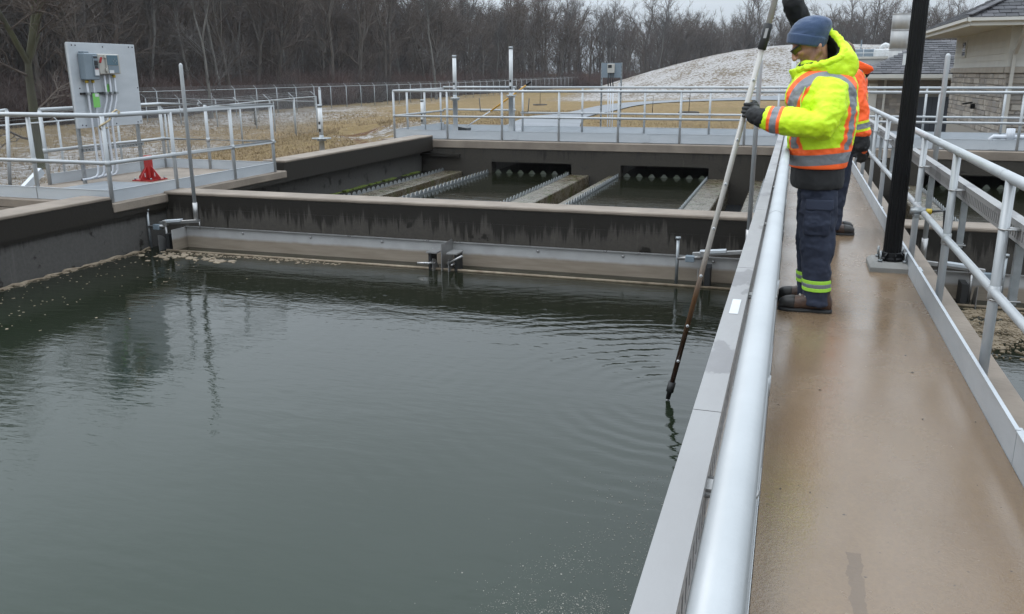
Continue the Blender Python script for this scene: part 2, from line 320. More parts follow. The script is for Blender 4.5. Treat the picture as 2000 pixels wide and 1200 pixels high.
# ------------------------------------------------------------------ mesh helpers
class MB:
    def __init__(s): s.v = []; s.f = []; s.sm = []
    def add(s, vs, fs, smooth=False):
        o = len(s.v); s.v += [tuple(v) for v in vs]; s.f += [tuple(i+o for i in f) for f in fs]; s.sm += [smooth]*len(fs); return s
    def box(s, x0, x1, y0, y1, z0, z1):
        return s.add([(x0,y0,z0),(x1,y0,z0),(x1,y1,z0),(x0,y1,z0),(x0,y0,z1),(x1,y0,z1),(x1,y1,z1),(x0,y1,z1)],
            [(0,3,2,1),(4,5,6,7),(0,1,5,4),(1,2,6,5),(2,3,7,6),(3,0,4,7)])
    def cbox(s, c, u, v, w):     # centre and three half-vectors
        c, u, v, w = Vector(c), Vector(u), Vector(v), Vector(w)
        if u.cross(v).dot(w) < 0: w = -w
        P = [c-u-v-w, c+u-v-w, c+u+v-w, c-u+v-w, c-u-v+w, c+u-v+w, c+u+v+w, c-u+v+w]
        return s.add(P, [(0,3,2,1),(4,5,6,7),(0,1,5,4),(1,2,6,5),(2,3,7,6),(3,0,4,7)])
    def prism(s, poly, d):       # planar polygon pushed along d
        d = Vector(d); P = [Vector(p) for p in poly]; n = len(P)
        nn = (P[1]-P[0]).cross(P[2]-P[0])
        if nn.dot(d) < 0: P = P[::-1]
        return s.add(P+[p+d for p in P], [tuple(range(n-1, -1, -1)), tuple(range(n, 2*n))] + [(i, (i+1) % n, n+(i+1) % n, n+i) for i in range(n)])
    def tube(s, pts, r, n=10, caps=True, smooth=True):
        P = [Vector(p) for p in pts]; m = len(P); rr = r if isinstance(r, (list, tuple)) else [r]*m
        vs = []; prev = None
        for i, p in enumerate(P):
            a = P[min(i+1, m-1)]-P[max(i-1, 0)]
            if a.length < 1e-9: a = Vector((0, 0, 1))
            a.normalize()
            if prev is None:
                h = Vector((0, 0, 1)) if abs(a.z) < .9 else Vector((1, 0, 0)); u = a.cross(h).normalized()
            else:
                u = prev - a*prev.dot(a)
                u = u.normalized() if u.length > 1e-6 else a.orthogonal().normalized()
            prev = u; w = a.cross(u)
            for j in range(n):
                t = 2*PI*j/n; vs.append(p + (u*math.cos(t) + w*math.sin(t))*rr[i])
        fs = [(i*n+j, i*n+(j+1) % n, (i+1)*n+(j+1) % n, (i+1)*n+j) for i in range(m-1) for j in range(n)]
        s.add(vs, fs, smooth)
        if caps:
            o = len(s.v)-len(vs)
            s.f += [tuple(o+j for j in range(n-1, -1, -1)), tuple(o+(m-1)*n+j for j in range(n))]; s.sm += [False, False]
        return s
    def lathe(s, c, prof, n=16, smooth=True):   # prof: (radius, z) bottom to top
        c = Vector(c); return s.tube_z(c, prof, n, smooth)
    def tube_z(s, c, prof, n, smooth):
        vs = [(c.x+r*math.cos(2*PI*j/n), c.y+r*math.sin(2*PI*j/n), c.z+z) for r, z in prof for j in range(n)]; m = len(prof)
        fs = [(i*n+j, i*n+(j+1) % n, (i+1)*n+(j+1) % n, (i+1)*n+j) for i in range(m-1) for j in range(n)]
        s.add(vs, fs, smooth); o = len(s.v)-len(vs)
        s.f += [tuple(o+j for j in range(n-1, -1, -1)), tuple(o+(m-1)*n+j for j in range(n))]; s.sm += [False, False]; return s
    def ball(s, c, r, n=10, m=6):
        c = Vector(c); rx, ry, rz = r if isinstance(r, (tuple, list)) else (r, r, r)
        vs = [(c.x, c.y, c.z-rz)]
        for i in range(1, m):
            a = -PI/2+PI*i/m
            vs += [(c.x+rx*math.cos(a)*math.cos(2*PI*j/n), c.y+ry*math.cos(a)*math.sin(2*PI*j/n), c.z+rz*math.sin(a)) for j in range(n)]
        vs.append((c.x, c.y, c.z+rz)); L = len(vs)-1
        fs = [(0, 1+(j+1) % n, 1+j) for j in range(n)]
        for i in range(m-2): fs += [(1+i*n+j, 1+i*n+(j+1) % n, 1+(i+1)*n+(j+1) % n, 1+(i+1)*n+j) for j in range(n)]
        fs += [(L, 1+(m-2)*n+j, 1+(m-2)*n+(j+1) % n) for j in range(n)]
        return s.add(vs, fs, True)
    def mesh(s, name, m, off=(0, 0, 0)):
        me = bpy.data.meshes.new(name); ox, oy, oz = off
        me.from_pydata([(x-ox, y-oy, z-oz) for x, y, z in s.v], [], s.f)
        me.polygons.foreach_set('use_smooth', s.sm)
        if m is not None: me.materials.append(M[m] if isinstance(m, str) else m)
        me.update(); return me
    def build(s, name, m, parent=None, bevel=0):
        off = wloc(parent) if parent is not None else (0, 0, 0)
        me = s.mesh(name, m, off)
        if bevel:
            b = bmesh.new(); b.from_mesh(me)
            ed = [e for e in b.edges if len(e.link_faces) == 2 and e.calc_face_angle(0) > .6]
            bmesh.ops.bevel(b, geom=ed, offset=bevel, segments=1, affect='EDGES', clamp_overlap=True)
            b.to_mesh(me); b.free()
        return link(name, me, parent)

def wloc(o):
    p = Vector((0, 0, 0))
    while o is not None: p = p + o.location; o = o.parent
    return p
def link(name, me, parent=None, loc=(0, 0, 0)):
    o = bpy.data.objects.new(name, me); COL.objects.link(o); o.location = loc
    if parent is not None: o.parent = parent
    return o
def tag(o, label, cat, group=None):
    o['label'] = label; o['category'] = cat
    if group: o['group'] = group
    return o
def thing(name, label, cat, loc=(0, 0, 0), group=None):
    o = bpy.data.objects.new(name, None); COL.objects.link(o); o.location = loc; o.empty_display_size = .2
    return tag(o, label, cat, group)
def struct(o): o['kind'] = 'structure'; return o
def stuff(o): o['kind'] = 'stuff'; return o
def copy_thing(root, loc, label=None, rotz=None, scale=None):
    c = root.copy(); COL.objects.link(c); c.location = loc
    if label: c['label'] = label
    if rotz is not None: c.rotation_euler = (0, 0, rotz)
    if scale is not None: c.scale = scale if isinstance(scale, tuple) else (scale,)*3
    for ch in root.children:
        d = ch.copy(); COL.objects.link(d); d.parent = c
        for g in ch.children:
            e = g.copy(); COL.objects.link(e); e.parent = d
    return c
# ------------------------------------------------------------------ terrain
CP = [(-8.6,13,-.1),(-8.8,16,-.08),(-9.4,19.5,-.1),(-9.7,22,-.2),(-11,10,-.75),(-11.5,13,-.45),(-10,7,-1.2),(-9.5,3,-1.2),(-9.5,-12,-1.2),(-10.6,17,-.22),
 (-22.6,21,-1.9),(-24,30,-1.85),(-25.3,39,-1.75),(-26,45,-1.7),(-23,10,-1.9),(-15,15,-1.15),(-15,23,-1.0),(-14.4,28.9,-.8),(-19.2,36.2,-.92),(-22.6,42.8,-1.1),(-12.4,30,-.5),(-16.5,36.5,-.58),(-14,33,-.5),(-19,41,-.72),(-15,42,-.62),(-19,31,-1.1),(-22.5,36,-1.35),
 (-21,46,-1.0),(-16,49,-.9),(-47,40,-2),(-47,80,-1.95),(-47,130,-1.95),(-47,220,-1.6),(-9.3,35.4,-.62),(-12.4,41.4,-.7),(-11,60,-1.2),(-14,90,-1.6),(-5,105,-1.55),(12,105,-1.6),
 (-6,24,-.3),(0,24,-.3),(6,24,-.4),(12,24,-.4),(0,40,-1),(0,60,-1.4),(0,85,-1.6),(6,36,-1),(5,46,-1.5),(14,46,-1.5),(24,60,-1.6),(-30,60,-1.9),(-30,100,-1.9),(-36,50,-1.95),
 (-80,60,-2),(-90,150,-2),(-60,260,-1.5),(0,260,-1.5),(80,260,-1.5),(150,150,-1.6),(60,100,-1.6),(-60,0,-2),(-100,-30,-2),(30,0,-1),(30,-30,-1),(120,0,-1.6),
 (-200,150,-2),(-200,-100,-2),(200,-100,-2),(250,250,-2),(0,400,-1.5),(-200,400,-2),(250,450,-2)]
_cp = np.array(CP, float)
def _phi(d2): d2 = np.maximum(d2, 1e-12); return .5*d2*np.log(d2)
_S = 30.0
def _tps():
    P = _cp[:, :2]/_S; n = len(P)
    K = _phi(((P[:, None]-P[None])**2).sum(-1)) + np.eye(n)*.004
    Q = np.c_[np.ones(n), P]; A = np.block([[K, Q], [Q.T, np.zeros((3, 3))]])
    return np.linalg.solve(A, np.r_[_cp[:, 2], 0, 0, 0])
_W = _tps()
def sstep(t): t = np.clip(t, 0, 1); return t*t*(3-2*t)
def ground_z(x, y):
    x = np.atleast_1d(np.asarray(x, float)); y = np.atleast_1d(np.asarray(y, float))
    xc = np.clip(x, -220, 260); yc = np.clip(y, -110, 460)
    P = np.c_[xc, yc]/_S; d2 = ((P[:, None]-_cp[None, :, :2]/_S)**2).sum(-1)
    z = _phi(d2)@_W[:-3] + _W[-3] + P@_W[-2:]
    z = np.clip(z, -2.6, -.05)
    hx = sstep((x+38)/34)*(1-sstep((x-45)/40)); hy = sstep((y-106)/24)*(1-sstep((y-165)/45))
    z = z + 6.5*hx*hy*(1+.04*np.sin(x*.21+1)+.03*np.sin(y*.3))
    return z
def gz(x, y): return float(ground_z(x, y)[0])

def terrain():
    X = np.unique(np.r_[[-3000, -1500, -800, -500], np.arange(-320, -60, 20.), np.arange(-60, -28, 1.6), np.arange(-28, -8.6, .7), [-8.55, -4, 0, 4, 9.5], np.arange(10.5, 60, 2.), np.arange(60, 340, 20.), [500, 800, 1500, 3000]])
    Y = np.unique(np.r_[[-1500, -600, -300, -150, -60], np.arange(-40, 22, 2.), [23.2], np.arange(24, 52, .8), np.arange(52, 180, 1.7), np.arange(180, 500, 16.), [600, 900, 1500, 3000, 5000]])
    XX, YY = np.meshgrid(X, Y); z = ground_z(XX.ravel(), YY.ravel())
    x, y = XX.ravel(), YY.ravel()
    rs = np.random.RandomState(3)
    near = (x > -60) & (x < 60) & (y > 9) & (y < 175); z = z + np.where(near, rs.uniform(-.03, .03, len(z)), 0)
    for (ax, ay), (bx, by) in (((-12.2, 25.2), (-14.4, 28.9)), ((-14.4, 28.9), (-19.2, 36.2)), ((-19.2, 36.2), (-22.6, 42.8)), ((-22.6, 42.8), (-20.5, 45.6)), ((-20.5, 45.6), (-14.5, 48.5))):
        t = np.clip(((x-ax)*(bx-ax)+(y-ay)*(by-ay))/((bx-ax)**2+(by-ay)**2), 0, 1); z = z - .32*np.exp(-(np.hypot(x-ax-t*(bx-ax), y-ay-t*(by-ay))/1.0)**2)
    nx, ny = len(X), len(Y); fs = []
    for j in range(ny-1):
        for i in range(nx-1):
            cx, cy = (X[i]+X[i+1])/2, (Y[j]+Y[j+1])/2
            if -8.55 < cx < 9.5 and -12 < cy < 23.2: continue
            fs.append((j*nx+i, j*nx+i+1, (j+1)*nx+i+1, (j+1)*nx+i))
    me = bpy.data.meshes.new('ground'); me.from_pydata(np.c_[x, y, z].tolist(), [], fs)
    me.polygons.foreach_set('use_smooth', [True]*len(fs)); me.materials.append(M['ground'])
    mound = sstep((x+40)/16)*sstep((y-100)/10)
    snow = np.zeros(len(x)) + .0
    def blob(cx, cy, rx, ry, a): return a*np.exp(-(((x-cx)/rx)**2+((y-cy)/ry)**2))
    snow += mound*.47*(1-sstep((x-40)/30)) + blob(-42, 62, 14, 26, .42) + blob(-31, 26, 11, 18, .44) + blob(-19, 15, 8, 8, .42) + blob(-16.3, 35.5, 3, 5, .42) + blob(-18, 20, 6, 4, .2) + blob(-46, 110, 5, 40, .3)+ blob(-13, 96, 8, 4, .3)
    dirt = np.zeros(len(x))
    for (ax, ay), (bx, by) in (((-12.6, 25.4), (-15.5, 30)), ((-15.5, 30), (-20.5, 36.5)), ((-20.5, 36.5), (-14, 43)), ((-46, 70), (-47, 150))):
        t = np.clip(((x-ax)*(bx-ax)+(y-ay)*(by-ay))/((bx-ax)**2+(by-ay)**2), 0, 1)
        dd = np.hypot(x-ax-t*(bx-ax), y-ay-t*(by-ay)); dirt = np.maximum(dirt, .75*np.exp(-(dd/.8)**2))
    for nme, arr in (('snow', snow), ('dirt', dirt)):
        a = me.attributes.new(nme, 'FLOAT', 'POINT'); a.data.foreach_set('value', arr.astype(np.float32))
    struct(link('ground', me))
terrain()

def road():
    L = [(-9.2,24.2),(-9.9,28),(-10.8,33),(-12.3,39),(-14.2,48),(-16.4,62),(-18.3,78),(-18.8,91),(-17.2,100),(-13,106),(-6,109),(6,110.5),(25,111)]
    Rr = [(-6.2,24.2),(-6.9,28),(-7.9,33),(-9.3,39),(-11.2,48),(-13.2,62),(-14.8,78),(-15.0,88),(-13.6,95.5),(-10.5,100.5),(-4.6,104.5),(6,106.2),(25,107)]
    def dense(P):
        P = np.array(P, float); t = np.r_[0, np.cumsum(np.ones(len(P)-1))]; q = np.linspace(0, t[-1], 140)
        out = []
        for c in (0, 1):
            v = np.interp(q, t, P[:, c]); v = np.convolve(np.pad(v, 6, 'edge'), np.ones(13)/13, 'valid'); out.append(v)
        return np.array(out).T
    A, B = dense(L), dense(Rr); mb = MB(); n = 7
    vs = []; 
    for a, b in zip(A, B):
        for k in range(n+1):
            p = a+(b-a)*k/n; vs.append((p[0], p[1], gz(*p)+.07))
    mb.add(vs, [(i*(n+1)+k, i*(n+1)+k+1, (i+1)*(n+1)+k+1, (i+1)*(n+1)+k) for i in range(len(A)-1) for k in range(n)], True)
    struct(mb.build('road', 'asphalt'))
road()

# ------------------------------------------------------------------ water
WZ = -.72
def sheet(name, x0, x1, y0, y1, z, m):
    mb = MB(); nx, ny = max(1, int((x1-x0)/2)), max(1, int((y1-y0)/2))
    vs = [(x0+(x1-x0)*i/nx, y0+(y1-y0)*j/ny, z) for j in range(ny+1) for i in range(nx+1)]
    mb.add(vs, [(j*(nx+1)+i, j*(nx+1)+i+1, (j+1)*(nx+1)+i+1, (j+1)*(nx+1)+i) for j in range(ny) for i in range(nx)])
    return struct(mb.build(name, m))
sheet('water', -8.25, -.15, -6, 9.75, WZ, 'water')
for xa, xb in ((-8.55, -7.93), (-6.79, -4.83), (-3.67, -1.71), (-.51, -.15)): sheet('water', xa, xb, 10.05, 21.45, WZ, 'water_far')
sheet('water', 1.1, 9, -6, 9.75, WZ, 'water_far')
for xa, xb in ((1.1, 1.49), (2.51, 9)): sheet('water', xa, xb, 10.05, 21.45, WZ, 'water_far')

# ------------------------------------------------------------------ walkway between the tanks, deck at the far end
w = thing('walkway', 'tan coated concrete walkway between the two tanks', 'walkway'); del w['category']; struct(w)
struct(MB().box(-.2, 1.17, -4, 19.2, -2.2, 0).build('walkway_slab', 'conc', w))
sh = MB().box(-.012, .948, -4, 19.3, .002, .008).build('floor_coating', 'walk', w)
d = thing('walkway', 'grey concrete deck crossing behind the tanks', 'deck'); del d['category']; struct(d)
MB().box(-9.55, 9.6, 19.2, 22.9, -.16, .02).build('deck_slab', 'conc', d, .012)
MB().box(-9.3, 9.5, 19.46, 22.7, .022, .032).build('floor_coating', 'deck_grey', d)
for k in range(12):   # slab joints cut as narrow recessed strips
    x = -9.0+k*1.6
    MB().box(x, x+.025, 19.5, 22.68, .0325, .036).build('joint', 'conc_grey', d)

# ------------------------------------------------------------------ tank walls
def wall_thing(label, name='tank_wall'): return thing(name, label, 'tank wall')
w = wall_thing('long damp concrete tank wall with stepped parapet along the grassy side')
MB().box(-8.55, -8.2, -6, 10.0, -2.2, -.221).build('wall_face', 'wall_left', w)
MB().box(-8.85, -8.5, 10.002, 19.2, -2.2, -.221).build('wall_face', 'wall_left', w)
MB().box(-8.55, -8.155, -6, 8.72, -.22, .02).build('upper_band', 'wall_band', w)
MB().box(-8.55, -8.155, 8.722, 12.75, -.22, -.08).build('upper_band', 'wall_band', w)
MB().box(-8.6, -8.2, 12.752, 19.2, -.22, .09).build('upper_band', 'wall_band', w)
MB().box(-8.58, -8.145, -6, 8.70, .0205, .062).build('coping', 'conc', w, .01)
MB().box(-8.63, -8.19, 12.77, 19.2, .0905, .132).build('coping', 'conc', w, .01)
MB().box(-8.2, -8.17, -6, 9.72, -.26, -.222).build('ledge', 'wall_band', w)
w = wall_thing('low damp concrete cross wall dividing the open tank, dripping stains on its face')
MB().box(-8.52, -.2, 9.74, 10.1, -2.2, -.2225).build('wall_base', 'wall_cross', w)
MB().box(-8.2, -.2, 9.74, 10.1, -.222, -.045).build('wall_face', 'wall_cross', w)
MB().box(-8.2, -.2, 9.725, 10.12, -.0445, .0).build('coping', 'conc', w, .012)
w = wall_thing('low damp concrete cross wall of the tank beside the lamp post')
MB().box(1.17, 9, 9.74, 10.1, -2.2, -.045).build('wall_face', 'wall_cross', w)
MB().box(1.17, 9, 9.725, 10.12, -.0445, .0).build('coping', 'conc', w, .012)
def back_wall(label, x0, x1, ops):
    w = wall_thing(label); mb = MB(); x = x0
    mb.box(x0, x1, 19.22, 19.55, -.46, -.161)
    for a, b in ops:
        mb.box(x, a, 19.22, 19.55, -2.2, -.46); x = b
    mb.box(x, x1, 19.22, 19.55, -2.2, -.46)
    mb.build('wall_face', 'wall_back', w)
    MB().box(x0, x1, 21.4, 21.6, -2.2, -.161).build('inner_wall', 'wall_far', w)
    return w
w = back_wall('dark end wall under the far deck with two black overflow openings', -8.85, -.2, [(-6.72, -4.78), (-3.64, -1.69)])
MB().box(-8.5, -7.5, 19.12, 19.22, -.36, -.30).build('ledge', 'wall_band', w)
w = back_wall('dark end wall of the tank beside the lamp post, one black opening', 1.17, 9.2, [(2.62, 4.7), (5.7, 7.6)])
w = wall_thing('tan retaining wall under the railed platform edge')
MB().box(-14, -8.56, 8.7, 8.95, -1.6, -.155).build('wall_face', 'conc', w)
w = wall_thing('concrete outer wall of the tank beside the lamp post')
MB().box(9, 9.4, -6, 19.2, -2.2, .1).build('wall_face', 'conc', w)

# algae waterline on the wall
mb = MB()
for i in range(52):
    y = rng.uniform(13.4, 18.6); l = rng.uniform(.05, .32)
    mb.box(-8.5, -8.46+rng.uniform(0, .05), y, y+l, WZ-.01, WZ+rng.uniform(.004, .024))
stuff(mb.build('algae', 'moss')); bpy.data.objects['algae']['label'] = 'bright green algae along the waterline of the tank wall'

# ------------------------------------------------------------------ launders with v-notch weirs
def notch_plate(p0, p1, pitch, zb, zv, zt, nrm, th=.006, prof=None):
    p0, p1 = Vector(p0), Vector(p1); L = (p1-p0).length; n = max(1, round(L/pitch)); d = (p1-p0)/n; nrm = Vector(nrm)*th
    mb = MB()
    for i in range(n):
        a = p0+d*i; pf_ = prof or [(0, zv), (.09, zv+.012), (.2, zt-.022), (.34, zt-.007), (.5, zt), (.66, zt-.007), (.8, zt-.022), (.91, zv+.012), (1, zv)]
        for (t0, z0), (t1, z1) in zip(pf_[:-1], pf_[1:]):
            A, B = a+d*t0, a+d*t1
            mb.prism([(A.x, A.y, zb), (B.x, B.y, zb), (B.x, B.y, z1), (A.x, A.y, z0)], nrm)
    return mb
def launder(x0, x1, label, wide_first=True, y0=10.12, y1=19.22):
    t = thing('launder', label, 'launder', ((x0+x1)/2, (y0+y1)/2, -.8), 'overflow launders with notched weirs')
    a, b = (.46, .22) if wide_first else (.22, .46)
    MB().box(x0, x0+a, y0, y1, -1.6, -.702).build('launder_wall', 'launder', t, .015)
    MB().box(x1-b, x1, y0, y1, -1.6, -.702).build('launder_wall', 'launder', t, .015)
    MB().box(x0+a, x1-b, y0, y1, -1.6, -1.25).build('channel_floor', 'dark', t)
    for x, s in ((x0-.004, 1), (x1+.004, -1)):
        notch_plate((x, y0, 0), (x, y1, 0), .2, -.95, -.700, -.628, (.008*0+(-s)*1, 0, 0)).build('weir_plate', 'galv', t)
    return t
launder(-7.92, -6.80, 'wet overflow launder beside the long stained tank wall')
launder(-4.82, -3.68, 'middle wet overflow launder between the two dark wall openings')
launder(-1.70, -.52, 'wet overflow launder next to the walkway behind the leaning pipe')
launder(1.5, 2.5, 'wet overflow launder in the tank beyond the lamp post', False)
def notch_thing(x0, x1, label):
    o = notch_plate((x0, 19.3, 0), (x1, 19.3, 0), .27, -.95, -.722, -.64, (0, 1, 0), .006, [(0, -.722), (.2, -.722), (.42, -.648), (.5, -.642), (.58, -.648), (.8, -.722), (1, -.722)]).build('notched_weir', 'dull_notch'); tag(o, label, 'weir plate', 'notched weir plates in the wall openings')
notch_thing(-6.72, -4.78, 'row of galvanised notches across the black opening nearer the grassy side')
notch_thing(-3.64, -1.69, 'row of galvanised notches across the black opening nearer the leaning pipe')
notch_thing(2.62, 4.7, 'row of galvanised notches in the opening right of the lamp post')

# ------------------------------------------------------------------ scum troughs on the cross walls
def trough(x0, x1, label, gates):
    t = thing('scum_trough', label, 'scum trough', ((x0+x1)/2, 9.4, -.6))
    MB().box(x0, x1, 9.56, 9.57, -.95, -.432).build('back_plate', 'weir_plate', t)
    MB().box(x0, x1, 9.53, 9.56, -.44, -.431).build('top_flange', 'steel', t)
    lip = MB(); lip.tube([(x0-.1, 9.26, -.715), (x1+.05, 9.26, -.715)], .018, 8); lip.box(x0-.1, x1+.05, 9.262, 9.53, -.76, -.745)
    lip.build('lip', 'foam', t)
    for x in (x0, x1):
        MB().box(x-.006, x+.006, 9.27, 9.555, -.8, -.44).build('end_plate', 'weir_plate', t)
    bm_ = MB().ball((0, 0, 0), (.018, .012, .018), 8, 5).mesh('bolt', 'steel')
    k = x0+.9
    while k < x1-.3:
        if all(abs(k-g) > .4 for g in gates): link('bolt', bm_, t, Vector((k, 9.553, -.485))-t.location)
        k += 1.02
    for g in gates:
        MB().box(g-.004, g+.004, 9.2, 9.558, -.74, -.40).build('divider_plate', 'steel', t)
        for s in (-1, 1):
            x = g+s*.13
            mb = MB(); mb.box(x-.07, x+.07, 9.2, 9.42, -.515, -.50)
            mb.build('hinge_plate', 'steel', t)
            MB().box(x+.02*s, x+.055*s, 9.24, 9.42, -.74, -.52).build('seal_block', 'rubber', t)
            # rounded cheek plate
            poly = [(x-.03*s, 9.16+.17*math.cos(a), -.74+.17*math.sin(a)) for a in [PI/2*i/8 for i in range(9)]]+[(x-.03*s, 9.16, -.74)]
            MB().prism(poly, (.006, 0, 0)).build('cheek_plate', 'steel', t)
            hd = MB(); hd.tube([(x-.05*s, 9.2, -.63), (x+.16*s, 9.14, -.63+(.12 if s > 0 else .0))], .014, 8); hd.tube([(x+.02*s, 9.14, -.63), (x+.02*s, 9.26, -.63)], .01, 6)
            hd.build('handle', 'steel', t)
    return t
trough(-7.75, -.3, 'long grey steel scum trough with brown waterline stain below the cross wall', [-3.86])
trough(1.2, 9, 'grey steel scum trough in the tank beside the lamp post', [])

# skimmer lever poles and their arms
def lever(x, y, label, s, ztop=1.69):
    t = thing('lever_arm', label, 'lever', (x, y, -.72))
    m = MB(); m.tube([(x, y, -.28), (x-.035*s*0, y, ztop-.03), (x, y, ztop-.012), (x, y, ztop)], [.024, .024, .02, .008], 12); m.build('pole', 'alu', t)
    MB().tube([(x, y, -.31), (x, y, -.08)], .031, 12).build('sleeve', 'steel', t)
    MB().box(x-.034, x+.034, y-.034, y+.034, -.34, -.305).build('socket', 'steel', t)
    arm = MB(); arm.cbox((x-.28*s, y-.02, -.35), (.30, 0, .03*s), (0, .022, 0), (0, 0, .022)); arm.build('arm', 'steel', t, .004)
    MB().cbox((x-.36*s, y-.03, -.335), (.14, 0, .014*s), (0, .04, 0), (0, 0, .018)).build('clamp', 'alu_plate', t, .004)
    MB().tube([(x-.46*s, y-.05, -.405), (x-.74*s, y-.05, -.43)], .022, 8).build('shaft', 'steel', t)
    MB().box(x-.60*s-.05, x-.60*s+.05, y-.085, y-.02, -.46, -.39).build('actuator_nut', 'grey_box', t, .006)
    MB().tube([(x-.74*s, y-.05, -.74), (x-.74*s, y-.05, -.20)], .018, 8).build('guide_rod', 'galv', t)
    MB().tube([(x-.74*s, y-.05, -.215), (x-.74*s, y-.05, -.19)], .03, 8).build('rod_cap', 'galv', t)
    MB().tube([(x-.46*s, y-.05, -.74), (x-.46*s, y-.05, -.36)], .016, 8).build('guide_rod', 'steel', t)
    MB().box(x-.46*s-.03, x-.46*s+.03, y-.08, y-.02, -.40, -.33).build('bracket', 'steel', t, .004)
    poly = [(x-.5*s, 9.2+.02+.2*math.cos(a), -.76+.25*math.sin(a)) for a in [PI/2*i/8 for i in range(9)]]+[(x-.5*s, 9.22, -.76)]
    MB().prism(poly, (.008, 0, 0)).build('cheek_plate', 'steel', t)
    MB().box(x-.40*s-.03, x-.40*s+.03, 9.28, 9.5, -.76, -.5).build('seal_block', 'rubber', t)
    MB().tube([(x+.06, y-.02, -.33), (x+.06, y-.02, -.43)], .006, 6).build('pin', 'steel', t)
    return t
lever(-7.44, 9.4, 'tall aluminium lever pole on a steel arm at the corner of the near tank', 1)
lever(-.37, 9.42, 'tall aluminium lever pole close behind the sampling tube', 1, 1.69)
lever(1.36, 9.42, 'tall aluminium lever pole right of the black lamp post', -1, 1.72)

# ------------------------------------------------------------------ railings
def seg_pts(path, ts): return ts
def railing(label, path, z0, posts, toe=True, top=1.05, mid=.475, r=.0255, group=None, toe_h=.15, toe_side=0, mt='alu', post_z=-.1, plates=True):
    """path: list of (x, y); posts: list of (x, y)"""
    c = Vector((path[0][0], path[0][1], z0)); t = thing('handrail', label, 'handrail', c, group)
    for nm, h in (('top_rail', top), ('mid_rail', mid)):
        MB().tube([(x, y, z0+h) for x, y in path], r if nm == 'top_rail' else r*.86, 12).build(nm, mt, t)
    for (xa, ya), (xb, yb) in zip(path[:-1], path[1:]):
        d = Vector((xb-xa, yb-ya, 0)); L = d.length; k = 1.45
        while k < L-.3:
            q = Vector((xa, ya, z0+top))+d*(k/L); MB().tube([q, q+d*(.012/L)], r*1.035, 12).build('joint_ring', mt, t); k += 2.9
    pm = MB().tube([(0, 0, post_z), (0, 0, top-.008)], r*.93, 10).mesh('post', mt)
    cm = MB().tube([(0, 0, mid-.035), (0, 0, mid+.035)], r*1.12, 10).mesh('collar', mt)
    for x, y in posts:
        p = link('post', pm, t, (x-c.x, y-c.y, 0)); q = link('collar', cm, p)
    if toe:
        for (x0, y0), (x1, y1) in zip(path[:-1], path[1:]):
            d = Vector((x1-x0, y1-y0, 0)); L = d.length; d.normalize(); n = Vector((-d.y, d.x, 0))*toe_side
            # plates of about three metres, butted
            m = max(1, round(L/3.0)); 
            for k in range(m):
                a = Vector((x0, y0, z0)) + d*(L*k/m+.004) + n; b = Vector((x0, y0, z0)) + d*(L*(k+1)/m-.004) + n
                mb = MB(); mb.cbox((a+b)/2+Vector((0, 0, toe_h/2+.006)), (b-a)/2, Vector((-d.y, d.x, 0))*.004, (0, 0, toe_h/2))
                mb.cbox((a+b)/2+Vector((0, 0, toe_h+.006)), (b-a)/2, Vector((-d.y, d.x, 0))*.009, (0, 0, .004))
                tp = mb.build('toe_plate', 'alu_plate', t)
                if plates and k > 0:
                    q = MB(); q.cbox(a-n*.25+Vector((0, 0, toe_h/2+.006)), d*.07, Vector((-d.y, d.x, 0))*.012, (0, 0, toe_h*.42)); q.build('splice_plate', 'alu_plate', tp)
    return t
LP = [-.2, 1.5] + [3.0+1.52*k for k in range(11)]
railing('long aluminium handrail along the tank side of the tan walkway', [(-.035, -1.2), (-.035, 19.38)], 0, [(-.035, y) for y in LP], toe_side=-.012, r=.027, post_z=-.3)
RP = [3.2+1.52*k for k in range(11)]
railing('long aluminium handrail beside the lamp post on the tan walkway', [(1.03, .5), (1.03, 19.38)], 0, [(1.03, y) for y in RP], toe_side=.075, r=.027, post_z=-.3)
railing('straight aluminium handrail along the edge of the far deck above the dark end wall', [(-9.3, 22.6), (-9.3, 19.42), (-.03, 19.42)], .03,
    [(-9.3, 22.4), (-9.3, 21.3), (-9.3, 20.2), (-9.3, 19.42)]+[(-7.9+1.38*k, 19.42) for k in range(6)], top=1.12, mid=.53, toe_side=0, toe_h=.2, post_z=-.12, r=.029)
railing('aluminium handrail of the far deck in front of the stone building', [(1.03, 19.42), (9.4, 19.42)], .03, [(1.25+1.5*k, 19.42) for k in range(6)], top=1.12, mid=.53, toe_h=.2, post_z=-.12, r=.029)
railing('short aluminium handrail behind the two white valve pipes', [(-9.3, 22.6), (-7.2, 22.62)], .03, [(-8.95, 22.6), (-7.25, 22.62)], top=1.16, mid=.56, toe_h=.15, r=.029)
railing('aluminium handrail on the grass side of the far deck behind the grey instrument post', [(-7.0, 22.45), (9.4, 22.45)], .03, [(-6.95+1.64*k, 22.45) for k in range(10)], top=1.16, mid=.50, toe_h=.15, r=.029)
